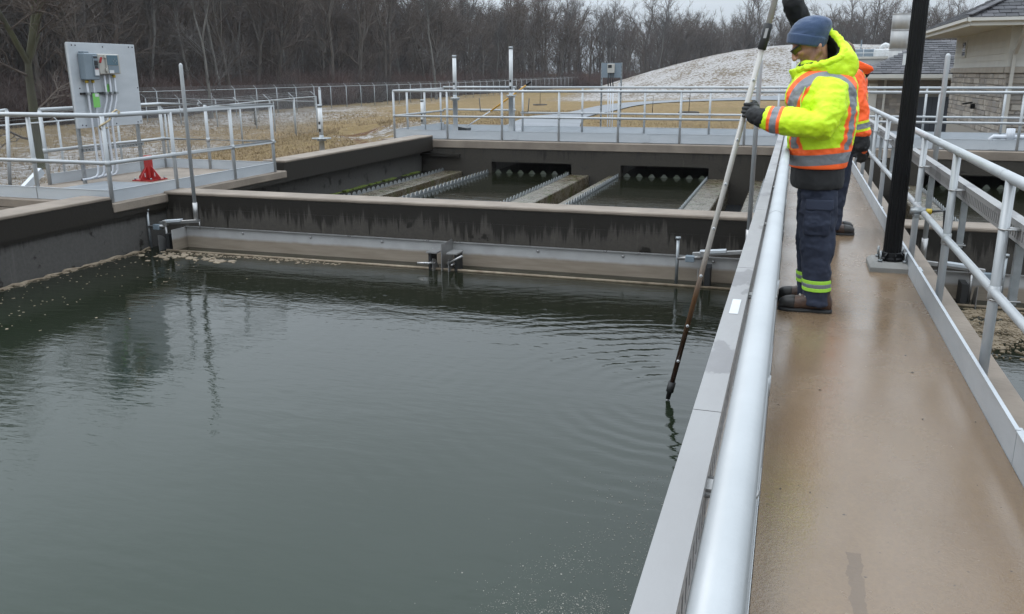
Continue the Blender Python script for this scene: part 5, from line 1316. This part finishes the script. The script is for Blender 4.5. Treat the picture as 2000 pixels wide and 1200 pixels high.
# ---- the worker with the sampling tube, facing -x
CY = 5.98
w = thing('person', 'worker in yellow hi-vis jacket and blue knit hat gripping the sampling tube', 'person', (.16, CY, .008))
# head frame
hc = Vector((.056, CY, 1.742)); pt = R_(36)
fd = Vector((-math.cos(pt), 0, -math.sin(pt))); ud = Vector((-math.sin(pt), 0, math.cos(pt))); ld = Vector((0, -1, 0))
def hp(f, l, u): return hc+fd*f+ld*l+ud*u
b = Blob()
b.ell(hp(-.012, 0, .03), (fd*.112, ld*.086, ud*.115)); b.ell(hp(.03, 0, -.05), (fd*.078, ld*.066, ud*.085))
b.ell(hp(.072, 0, -.112), (fd*.03, ld*.034, ud*.026)); b.limb([hp(.10, 0, .018), hp(.122, 0, -.02), hp(.132, 0, -.04)], [.013, .016, .017], 10)
for s in (-1, 1):
    b.ell(hp(.124, .014*s, -.046), (fd*.012, ld*.011, ud*.010)); b.ell(hp(.085, .034*s, .022), (fd*.022, ld*.028, ud*.012)); b.ell(hp(.078, .04*s, -.028), (fd*.026, ld*.026, ud*.02))
    b.ell(hp(-.028, .074*s, -.056), (fd*.019, ld*.010, ud*.026)); b.limb([hp(-.01, .058*s, -.085), hp(.05, .045*s, -.115)], [.024, .022], 10)
b.ell(hp(.104, 0, -.078), (fd*.012, ld*.026, ud*.008)); b.ell(hp(.101, 0, -.092), (fd*.013, ld*.023, ud*.009))
b.limb([hp(-.02, 0, -.05), Vector((.115, CY, 1.58)), Vector((.14, CY, 1.45))], [.062, .066, .075])
# slim figure inside the clothes, down to the feet
b.loft([((.15, CY, 1.5), (.09, 0, 0), (0, .19, 0)), ((.16, CY, 1.35), (.11, 0, 0), (0, .17, 0)), ((.17, CY, 1.1), (.1, 0, 0), (0, .15, 0)), ((.18, CY, .9), (.11, 0, 0), (0, .17, 0))])
for s, yy in ((1, CY-.13), (-1, CY+.115)): b.limb([(.18, CY-.09*s, .88), (.17 if s > 0 else .14, yy, .48), (.215 if s > 0 else .19, yy, .1)], [.075, .055, .04])
b.limb([(.2, CY-.18, 1.47), (.165, 5.64, 1.24), (-.15, 5.7, 1.262), (-.27, 5.76, 1.29)], [.05, .045, .035, .03])
b.limb([(.19, CY+.19, 1.48), (.06, 6.29, 1.77), (-.10, 6.08, 2.06)], [.05, .045, .035])
me = fuse(b, .0065, 4); V = verts(me)-np.array(hc); F_, L_, U_ = V@np.array(fd), V@np.array(ld), V@np.array(ud)
stub = np.clip((-.035-U_)/.03, 0, 1)*np.clip((F_+.045)/.03, 0, 1)*np.clip((.2+U_)/.05, 0, 1); stub *= 1-np.exp(-((F_-.132)**2+(U_+.04)**2)/.0008); attrs(me, stubble=stub)
body = put('body', me, 'skin', w)
for s in (-1, 1): # eyes
    e = Blob(); e.ell(hp(.098, .032*s, -.002), (fd*.010, ld*.011, ud*.008)); put('eye', e.mesh('eye', None), 'white', w)
# knit hat
h = Blob()
tq = R_(14); hu = Vector((-math.sin(tq)*-.6, 0, math.cos(tq))).normalized(); hf = Vector((-hu.z, 0, hu.x)).normalized()
h0 = Vector((.040, CY, 1.735))
secs = []
for u, f, l, sh in ((-.022, .112, .098, .004), (.0, .118, .103, .002), (.035, .120, .106, .0), (.07, .119, .105, -.006), (.10, .112, .1, -.014), (.128, .098, .088, -.026), (.15, .072, .066, -.038), (.163, .036, .034, -.046)):
    secs.append((h0+hu*u+hf*sh, hf*f, ld*l))
h.loft(secs, 26)
me = fuse(h, .008, 5); wrinkle(me, .007, 8, (1, 1, 2.4), 3)
put('knit_hat', me, 'knit', w)
cf = Blob(); cf.loft([(h0+hu*u+hf*.003, hf*f, ld*l) for u, f, l in ((-.024, .112, .1), (-.02, .121, .106), (.036, .127, .112), (.042, .119, .106))], 30)
put('hat_brim', fuse(cf, .006, 3), 'knit', w)
# safety glasses
gl = MB()
arc = []
for i in range(13):
    a = -1.15+2.3*i/12; arc.append(hp(.02+.105*math.cos(a), .088*math.sin(a), .012))
gl.tube(arc, .0065, 6)
gs = gl.build('glasses_frame', 'dark', w)
for s in (-1, 1):
    ln = MB(); pts = []
    for i in range(7):
        a = s*(.12+.98*i/6); pts.append((hp(.022+.105*math.cos(a), .089*math.sin(a), .010), hp(.016+.102*math.cos(a), .086*math.sin(a), -.024+.010*(i/6))))
    vs = [p for q in pts for p in q]; o_ = [v+(v-hp(-.02, 0, 0)).normalized()*.002 for v in vs]
    ln.add(vs+o_, [(2*i, 2*i+2, 2*i+3, 2*i+1) for i in range(6)]+[(14+2*i, 14+2*i+1, 14+2*i+3, 14+2*i+2) for i in range(6)], True)
    ln.build('lens', 'lens', gs)
    MB().tube([hp(.065, .083*s, .008), hp(.0, .092*s, .006), hp(-.03, .092*s, -.004)], .005, 6).build('temple_arm', 'lens', gs)
# jacket
j = Blob()
T = [(.955, .170, .180, .240), (1.03, .170, .186, .250), (1.14, .172, .197, .256), (1.27, .170, .212, .262), (1.40, .156, .218, .264), (1.46, .160, .205, .250), (1.515, .162, .178, .205), (1.565, .150, .135, .145), (1.615, .125, .112, .115)]
j.loft([((cx, CY, z), (a, 0, 0), (0, bb, 0), .88) for z, cx, a, bb in T], 32)
SL, EL_, CL = (.200, 5.775, 1.425), (.165, 5.625, 1.235), (-.135, 5.700, 1.268)
j.limb([(.17, 5.85, 1.43), SL, (.195, 5.69, 1.34), EL_, (.03, 5.655, 1.248), CL], [.10, .105, .100, .094, .086, .076], 18)
SR, ER = (.19, 6.18, 1.49), (.055, 6.30, 1.765)
j.limb([(.17, 6.1, 1.47), SR, (.13, 6.25, 1.63), ER], [.10, .104, .095, .085], 18)
me = fuse(j, .0085, 5)
V0 = verts(me).copy(); wrinkle(me, .020, 5.5, (1, 1, 1.5), 2); wrinkle(me, .004, 15, (1, 1, 1.4), 9)
V = verts(me); kz = sstep((V0[:, 2]-.955)/.12)[:, None]; V = V0+(V-V0)*kz; setv(me, V)
ta, da = axis_t(V, EL_, CL); onarm = (da < .12) & (ta > .25) & (V[:, 1] < 5.79)
tu, du = axis_t(V, SL, EL_); upper = ((du < .13) & (V[:, 1] < CY-.205)) | onarm
t2, d2 = axis_t(V, SR, ER); upper |= (d2 < .118) & (V[:, 1] > 6.16)
tors = ~upper; z = V[:, 2]; lat = np.abs(V[:, 1]-CY)
wide = np.full(len(V), -1.); thin = np.full(len(V), -1.)
wz = z-1.012-.016*np.sin((V[:, 0]-.17)*6)
wide = np.where(tors, np.maximum(wide, .075-np.abs(wz)), wide); thin = np.where(tors, np.maximum(thin, .034-np.abs(wz-.005)), thin)
strap = np.where(z > 1.34, np.abs(np.hypot(V[:, 0]-.165, z-1.34)-.185)+np.where(lat < .07, .1, 0), np.abs(lat-.165)); ok = tors & (z > 1.08); U_ = np.maximum(np.maximum(np.minimum(du, np.where((ta > .25) & (V[:, 1] < 5.79), da+.01, 9))-.13, V[:, 1]-(CY-.205)), -1); ok = (z > 1.08) & ((d2 >= .118) | (V[:, 1] <= 6.16)); strap = np.where(True, strap, 0)
wide = np.where(ok, np.maximum(wide, np.minimum(.055-strap, U_)), wide); thin = np.where(ok, np.maximum(thin, np.minimum(.029-strap, U_)), thin)
cuffd = np.abs(ta-.90)*.33
wide = np.where(onarm, .045-cuffd, wide); thin = np.where(onarm, .022-cuffd, thin)
attrs(me, band_wide=wide, band_thin=thin)
put('jacket', me, 'hivis', w)
# storm collar standing at the throat
co = Blob(); co.loft([((.075, CY, 1.50), (.10, 0, 0), (0, .11, 0)), ((.060, CY, 1.56), (.105, 0, .02), (0, .105, 0)), ((.042, CY, 1.592), (.098, 0, .03), (0, .095, 0))], 24)
me = fuse(co, .008, 3); wrinkle(me, .01, 12, seed=5); attrs(me, band_wide=-np.ones(len(me.vertices)), band_thin=-np.ones(len(me.vertices))); put('collar', me, 'hivis', w)
# hood thrown back: a thick bowl whose rim faces the head
P1, P2 = Vector((.180, CY, 1.805)), Vector((-.005, CY, 1.54)); hc_ = (P1+P2)/2; e1 = (P1-P2).normalized(); e3 = Vector((-e1.z, 0, e1.x))*-1; hl = (P1-P2).length/2
if e3.x < 0: e3 = -e3
e2 = Vector((0, 1, 0))
def bow(a): return e3*(.24*max(0, -math.sin(a))*(.5+.5*math.cos(a)))
hd = Blob(); ns, na = 15, 36; secs = []
vs = []; 
for i in range(ns+1):
    ph = PI/2*i/ns; rr = math.cos(ph)**.75 if i < ns else .02
    for q in range(na):
        a = 2*PI*q/na; vs.append(hc_+e1*(hl*rr*math.cos(a))+e2*(.17*rr*math.sin(a))+e3*(.262*math.sin(ph))+bow(a)*math.cos(ph)**2-Vector((0, 0, 1))*.03*math.sin(ph))
inner = [hc_+(v-hc_)*.82+e3*.004 for v in vs]
N = len(vs); fo = [(i*na+q, i*na+(q+1) % na, (i+1)*na+(q+1) % na, (i+1)*na+q) for i in range(ns) for q in range(na)]+[tuple(ns*na+q for q in range(na))]
fi = [tuple(N+x for x in f[::-1]) for f in fo]; rim = [(q, N+q, N+(q+1) % na, (q+1) % na) for q in range(na)]
hd.add(vs+inner, fo+fi+rim, True)
me = fuse(hd, .009, 4); wrinkle(me, .022, 6, (1, 1, 1), 4); attrs(me, band_wide=-np.ones(len(me.vertices)), band_thin=-np.ones(len(me.vertices))); put('hood', me, 'hivis', w)
rmb = Blob(); rp_ = [hc_+e1*(hl*.93*math.cos(2*PI*q/36))+e2*(.158*math.sin(2*PI*q/36))+bow(2*PI*q/36)-e3*.008 for q in range(37)]
rmb.tube(rp_, .021, 10, caps=True); me = fuse(rmb, .007, 3); wrinkle(me, .014, 16, seed=8); attrs(me, band_wide=-np.ones(len(me.vertices)), band_thin=-np.ones(len(me.vertices))); put('hood_rim', me, 'hivis', w)
ln_ = Blob(); k2 = [hc_+(v-hc_)*.80-e3*.0 for v in vs]; k3 = [hc_+(v-hc_)*.73 for v in vs]
ln_.add(k2+k3, fo+fi+rim, True); put('hood_lining', ln_.mesh('hood_lining', None), 'black_cloth', w)
fl = Blob(); pts = [hc_+e1*(hl*.84*math.cos(2*PI*q/36))+e2*(.138*math.sin(2*PI*q/36))+bow(2*PI*q/36)-e3*.012 for q in range(37)]; fl.tube(pts, .019, 8); put('hood_lining', fuse(fl, .007, 3), 'black_cloth', w)
MB().tube([hc_+e1*(-hl*.80)+Vector((.02, -.12, -.02)), (.052, CY-.225, 1.46), (.03, CY-.262, 1.39), (.035, CY-.275, 1.34), (.018, CY-.28, 1.325)], .0035, 6).build('drawstring', 'lime', w)
# black insulated hem below
hm = Blob(); hm.loft([((.178, CY, .825), (.160, 0, 0), (0, .222, 0), .9), ((.176, CY, .86), (.168, 0, 0), (0, .228, 0), .9), ((.172, CY, .95), (.166, 0, 0), (0, .224, 0), .88), ((.172, CY, 1.02), (.15, 0, 0), (0, .2, 0), .88)], 30)
me = fuse(hm, .009, 4); wrinkle(me, .008, 8, seed=1); put('jacket_hem', me, 'black_cloth', w)
# black sleeve cuffs (gauntlets)
gc = Blob(); gc.limb([(-.11, 5.694, 1.266), (-.19, 5.715, 1.272), (-.25, 5.745, 1.288)], [.063, .060, .046]); me = fuse(gc, .007, 4); wrinkle(me, .012, 14, seed=3); put('sleeve_cuff', me, 'black_cloth', w)
gc = Blob(); gc.limb([(.07, 6.295, 1.75), (.0, 6.22, 1.86), (-.07, 6.12, 1.985)], [.074, .066, .064]); me = fuse(gc, .008, 4); wrinkle(me, .014, 11, seed=6); put('sleeve_cuff', me, 'black_cloth', w)
# pole line
PT, PH = Vector((-.706, 5.81, -.70)), Vector((-.174, 5.95, 1.985)); PD = (PH-PT).normalized()
def pole(z): return PT+PD*((z-PT.z)/PD.z)
pc = pole(1.315)
glove(w, 'glove', pc+Vector((.060, -.012, -.006)), (-1, .12, .05), PD, 'rubber', 1, 1, (-.235, 5.755, 1.292), .0145, .021)
pc2 = pole(2.13)
glove(w, 'glove', pc2+Vector((.058, .01, .0)), (-1, -.15, .05), PD, 'rubber', 1, 1, (-.085, 6.06, 2.07), .0145, .021)
# trousers
LN = leg_fn((.178, CY-.088), (.236, CY-.125), .93, (.110, .104), (.080, .084)); LF = leg_fn((.176, CY+.08), (.190, CY+.13), .93, (.112, .104), (.078, .082))
tr = Blob()
for fn in (LN, LF):
    zs = [.93, .88, .8, .7, .6, .48, .36, .25, .15, .09, .055]; tr.loft([((fn(z)[0], fn(z)[1], z), (fn(z)[2], 0, 0), (0, fn(z)[3], 0), .95) for z in zs], 24)
tr.loft([((.178, CY, .95), (.125, 0, 0), (0, .165, 0)), ((.18, CY, .84), (.125, 0, 0), (0, .18, 0)), ((.18, CY, .79), (.11, 0, 0), (0, .17, 0))], 24)
me = fuse(tr, .009, 5); V0 = verts(me).copy(); wrinkle(me, .022, 6, (1, 1, .8), 7); wrinkle(me, .007, 16, (1, 1, 1.6), 5); V = verts(me); kz = (.25+.75*np.minimum(1, np.abs(V0[:, 2]-.195)/.1))[:, None]; setv(me, V0+(V-V0)*kz)
put('trousers', me, 'navy', w)
for fn in (LN, LF):
    for z0, z1, m_ in ((.158, .182, 'lime'), (.182, .208, 'reflect_grey'), (.208, .232, 'lime')):
        ring_band(fn, z0, z1, .011).build('trouser_band', m_, w)
px = LN(.7)
pk = Blob(); pk.loft([((px[0]-.004, px[1]-.104, .735), (.078, 0, 0), (0, .012, 0), .4), ((px[0]-.004, px[1]-.108, .6), (.080, 0, 0), (0, .022, 0), .4), ((px[0]-.0, px[1]-.102, .535), (.074, 0, 0), (0, .014, 0), .4)], 20)
me = fuse(pk, .007, 2); wrinkle(me, .012, 14, seed=2); put('cargo_pocket', me, 'navy', w)
pk = Blob(); pk.loft([((px[0]+.004, px[1]-.108, .765), (.086, 0, 0), (0, .012, 0), .4), ((px[0]+.004, px[1]-.114, .70), (.088, 0, 0), (0, .016, 0), .4)], 20); put('pocket_flap', fuse(pk, .007, 2), 'navy', w)
boot(w, .335, -.002, CY-.125); boot(w, .315, -.018, CY+.13)

# the sampling tube
t = thing('sampling_tube', 'long clear sampling tube with brown stained foot dipped into the tank', 'sampling tube', pole(WZ))
MB().tube([pole(-.62), pole(1.80)], .018, 16).build('lower_tube', 'tube', t)
MB().tube([pole(1.70), pole(2.75)], .018, 16).build('upper_tube', 'tube', t)
cp = MB().tube([pole(1.69), pole(1.695), pole(1.845), pole(1.85)], [.022, .027, .027, .022], 14).build('coupling', 'rubber', t)
MB().cbox(pole(1.79)+Vector((0, -.027, 0)), (.009, 0, 0), (0, .003, 0), PD*.03).build('clasp', 'steel', cp)
MB().tube([pole(-.71), pole(-.66), pole(-.655), pole(-.58)], [.016, .018, .027, .027], 12).build('foot_valve', 'rubber', t)
MB().tube([pole(-.76), pole(-.70)], .008, 8).build('stem_tip', 'steel', t)
rv = MB()
rm = MB().ball((0, 0, 0), (.011, .005, .011), 8, 5).mesh('rivet', 'white'); rdk = MB().ball((0, 0, 0), (.004, .003, .004), 6, 4).mesh('rivet_pin', 'dark')
tv = Vector((.15, -1, .12)).normalized()
for zz in (-.42, -.16, .20, .53, .83, 1.12, 1.5):
    o = link('rivet', rm, t, pole(zz)+tv*.0175-t.location); link('rivet_pin', rdk, o, tv*.005)

# ---- the second worker, in orange, beyond
CX2, CY2 = .455, 9.0
w = thing('person', 'second worker in orange hi-vis jacket half hidden behind the first', 'person', (CX2, CY2, .008))
b = Blob(); b.ell((CX2-.07+.02, CY2, 1.695), (Vector((.1, 0, 0)), Vector((0, .085, 0)), Vector((0, 0, .125)))); b.ell((CX2-.07+.06, CY2, 1.63), (Vector((.07, 0, 0)), Vector((0, .062, 0)), Vector((0, 0, .08))))
b.limb([(CX2-.07+.115, CY2, 1.685), (CX2-.07+.135, CY2, 1.645)], [.012, .017], 8); b.ell((CX2-.07+.0, CY2-.085, 1.665), (Vector((.022, 0, 0)), Vector((0, .012, 0)), Vector((0, 0, .035))))
b.limb([(CX2, CY2, 1.64), (CX2, CY2, 1.5)], [.06, .07]); b.loft([((CX2, CY2, 1.5), (.09, 0, 0), (0, .19, 0)), ((CX2, CY2, 1.1), (.1, 0, 0), (0, .15, 0)), ((CX2, CY2, .9), (.1, 0, 0), (0, .16, 0))])
for s in (-1, 1): b.limb([(CX2, CY2+.09*s, .88), (CX2, CY2+.1*s, .48), (CX2-.03, CY2+.1*s, .1)], [.075, .055, .04])
b.limb([(CX2, CY2-.2, 1.5), (CX2+.0, CY2-.27, 1.2), (CX2+.06, CY2-.27, .88)], [.05, .045, .035]); b.limb([(CX2, CY2+.2, 1.5), (CX2, CY2+.27, 1.2), (CX2+.06, CY2+.27, .88)], [.05, .045, .035])
put('body', fuse(b, .008, 4), 'skin', w)
hr = Blob(); hr.ell((CX2-.07, CY2, 1.73), (Vector((.112, 0, 0)), Vector((0, .096, 0)), Vector((0, 0, .105)))); hr.ell((CX2-.11, CY2, 1.665), (Vector((.075, 0, 0)), Vector((0, .088, 0)), Vector((0, 0, .1)))); me = fuse(hr, .008, 3); wrinkle(me, .014, 30, seed=4); put('hair', me, 'hair', w)
j = Blob(); j.loft([((CX2, CY2, z), (a, 0, 0), (0, bb, 0), .88) for z, a, bb in ((.9, .18, .25), (1.1, .19, .255), (1.35, .19, .26), (1.48, .17, .25), (1.56, .13, .19), (1.6, .11, .13))], 30)
arms = []
for s in (-1, 1):
    A, Bm, C = (CX2+.03, CY2+.21*s, 1.49), (CX2+.10, CY2+.28*s, 1.23), (CX2+.155, CY2+.28*s, 1.0); arms.append((A, Bm, C)); j.limb([A, Bm, C], [.1, .09, .078], 18)
me = fuse(j, .0095, 5); wrinkle(me, .022, 6, seed=11); V = verts(me); wide = np.full(len(V), -1.); thin = np.full(len(V), -1.); arm = np.zeros(len(V), bool)
for A, Bm, C in arms:
    ta, da = axis_t(V, Bm, C); tb, db = axis_t(V, A, Bm); m_ = (np.abs(V[:, 1]-CY2) > .2) & ((da < .11) | (db < .11)); arm |= m_
    wide = np.where(m_ & (da < .11), .05-np.abs(ta-.72)*.25, wide); thin = np.where(m_ & (da < .11), .026-np.abs(ta-.72)*.25, thin)
lat = np.abs(V[:, 1]-CY2); ok = ~arm & (V[:, 2] > 1.05); wide = np.where(ok, np.maximum(wide, .045-np.abs(lat-.15)), wide); thin = np.where(ok, np.maximum(thin, .024-np.abs(lat-.15)), thin)
wz = np.abs(V[:, 2]-1.0); wide = np.where(~arm, np.maximum(wide, .05-wz), wide); thin = np.where(~arm, np.maximum(thin, .026-wz), thin)
attrs(me, band_wide=wide, band_thin=thin); put('jacket', me, 'hiorange', w)
# stiff open collar with black lining
for s, nm in ((-1, 'collar'), (1, 'collar')):
    c = Blob(); c.loft([((CX2+.03, CY2+.07*s, 1.53), (.15, 0, 0), (0, .03, 0), .6), ((CX2+.055, CY2+.115*s, 1.60), (.165, 0, -.03), (0, .028, 0), .6), ((CX2+.06, CY2+.125*s, 1.66), (.14, 0, -.06), (0, .02, 0), .6)], 20); me = fuse(c, .008, 3); attrs(me, band_wide=-np.ones(len(me.vertices)), band_thin=-np.ones(len(me.vertices))); put(nm, me, 'hiorange', w)
c = Blob(); c.loft([((CX2+.03, CY2-.02, 1.5), (.15, 0, 0), (0, .1, 0)), ((CX2+.06, CY2-.02, 1.635), (.15, 0, -.05), (0, .11, 0))], 20); put('collar_lining', fuse(c, .009, 3), 'black_cloth', w)
for A, Bm, C in arms:
    C = Vector(C); g = Blob(); g.limb([C+Vector((-.005, 0, .02)), C+Vector((.012, 0, -.11))], [.066, .07]); me = fuse(g, .008, 3); wrinkle(me, .012, 14, seed=3); put('sleeve_cuff', me, 'black_cloth', w)
    g = Blob(); s = -1 if C.y < CY2 else 1; k = C+Vector((.02, 0, -.16)); g.ell(k, (Vector((.045, 0, 0)), Vector((0, .026, 0)), Vector((.01, 0, .055))))
    for q in range(4):
        p = k+Vector((.032-.021*q, 0, -.04)); g.limb([p, p+Vector((.006, -.01*s, -.04)), p+Vector((-.004, -.03*s, -.07+.006*abs(q-1.5)))], [.0125, .012, .0105], 8)
    p = k+Vector((.04, -.005*s, .0)); g.limb([p, p+Vector((.018, -.02*s, -.035)), p+Vector((.01, -.03*s, -.065))], [.014, .013, .011], 8)
    gm = put('glove', fuse(g, .0055, 2), 'rubber', w)
    bk = Blob(); bk.ell(k+Vector((.012, .014*s, .012)), (Vector((.036, 0, 0)), Vector((0, .018, 0)), Vector((0, 0, .045)))); put('glove_back', fuse(bk, .006, 2), 'orange_tape', gm)
hm = Blob(); hm.loft([((CX2, CY2, .8), (.165, 0, 0), (0, .225, 0)), ((CX2, CY2, .95), (.17, 0, 0), (0, .235, 0))], 24); put('jacket_hem', fuse(hm, .01, 3), 'black_cloth', w)
fnA, fnB = leg_fn((CX2, CY2-.1), (CX2-.03, CY2-.11), .93, (.115, .115), (.095, .09)), leg_fn((CX2, CY2+.09), (CX2-.03, CY2+.11), .93, (.115, .115), (.095, .09))
tr = Blob()
for fn in (fnA, fnB): tr.loft([((fn(z)[0], fn(z)[1], z), (fn(z)[2], 0, 0), (0, fn(z)[3], 0)) for z in (.93, .8, .6, .4, .2, .06)], 22)
me = fuse(tr, .01, 4); wrinkle(me, .016, 6, seed=14); put('trousers', me, 'navy', w)
boot(w, CX2-.14, CX2+.19, CY2-.11); boot(w, CX2-.14, CX2+.19, CY2+.11)
# ------------------------------------------------------------------ damp air
hz = MB().box(-150, 170, -20, 330, -4, 27).build('haze', None); stuff(hz); hz['label'] = 'thin damp winter air over the site'
hm_ = bpy.data.materials.new('damp_air'); hm_.use_nodes = True; ht = hm_.node_tree; ht.nodes.clear()
ho = ht.nodes.new('ShaderNodeOutputMaterial'); hv = ht.nodes.new('ShaderNodeVolumePrincipled'); hv.inputs['Color'].default_value = (.93, .95, 1, 1); hv.inputs['Density'].default_value = .0002; hv.inputs['Anisotropy'].default_value = .2
ht.links.new(hv.outputs[0], ho.inputs['Volume']); hz.data.materials.append(hm_)
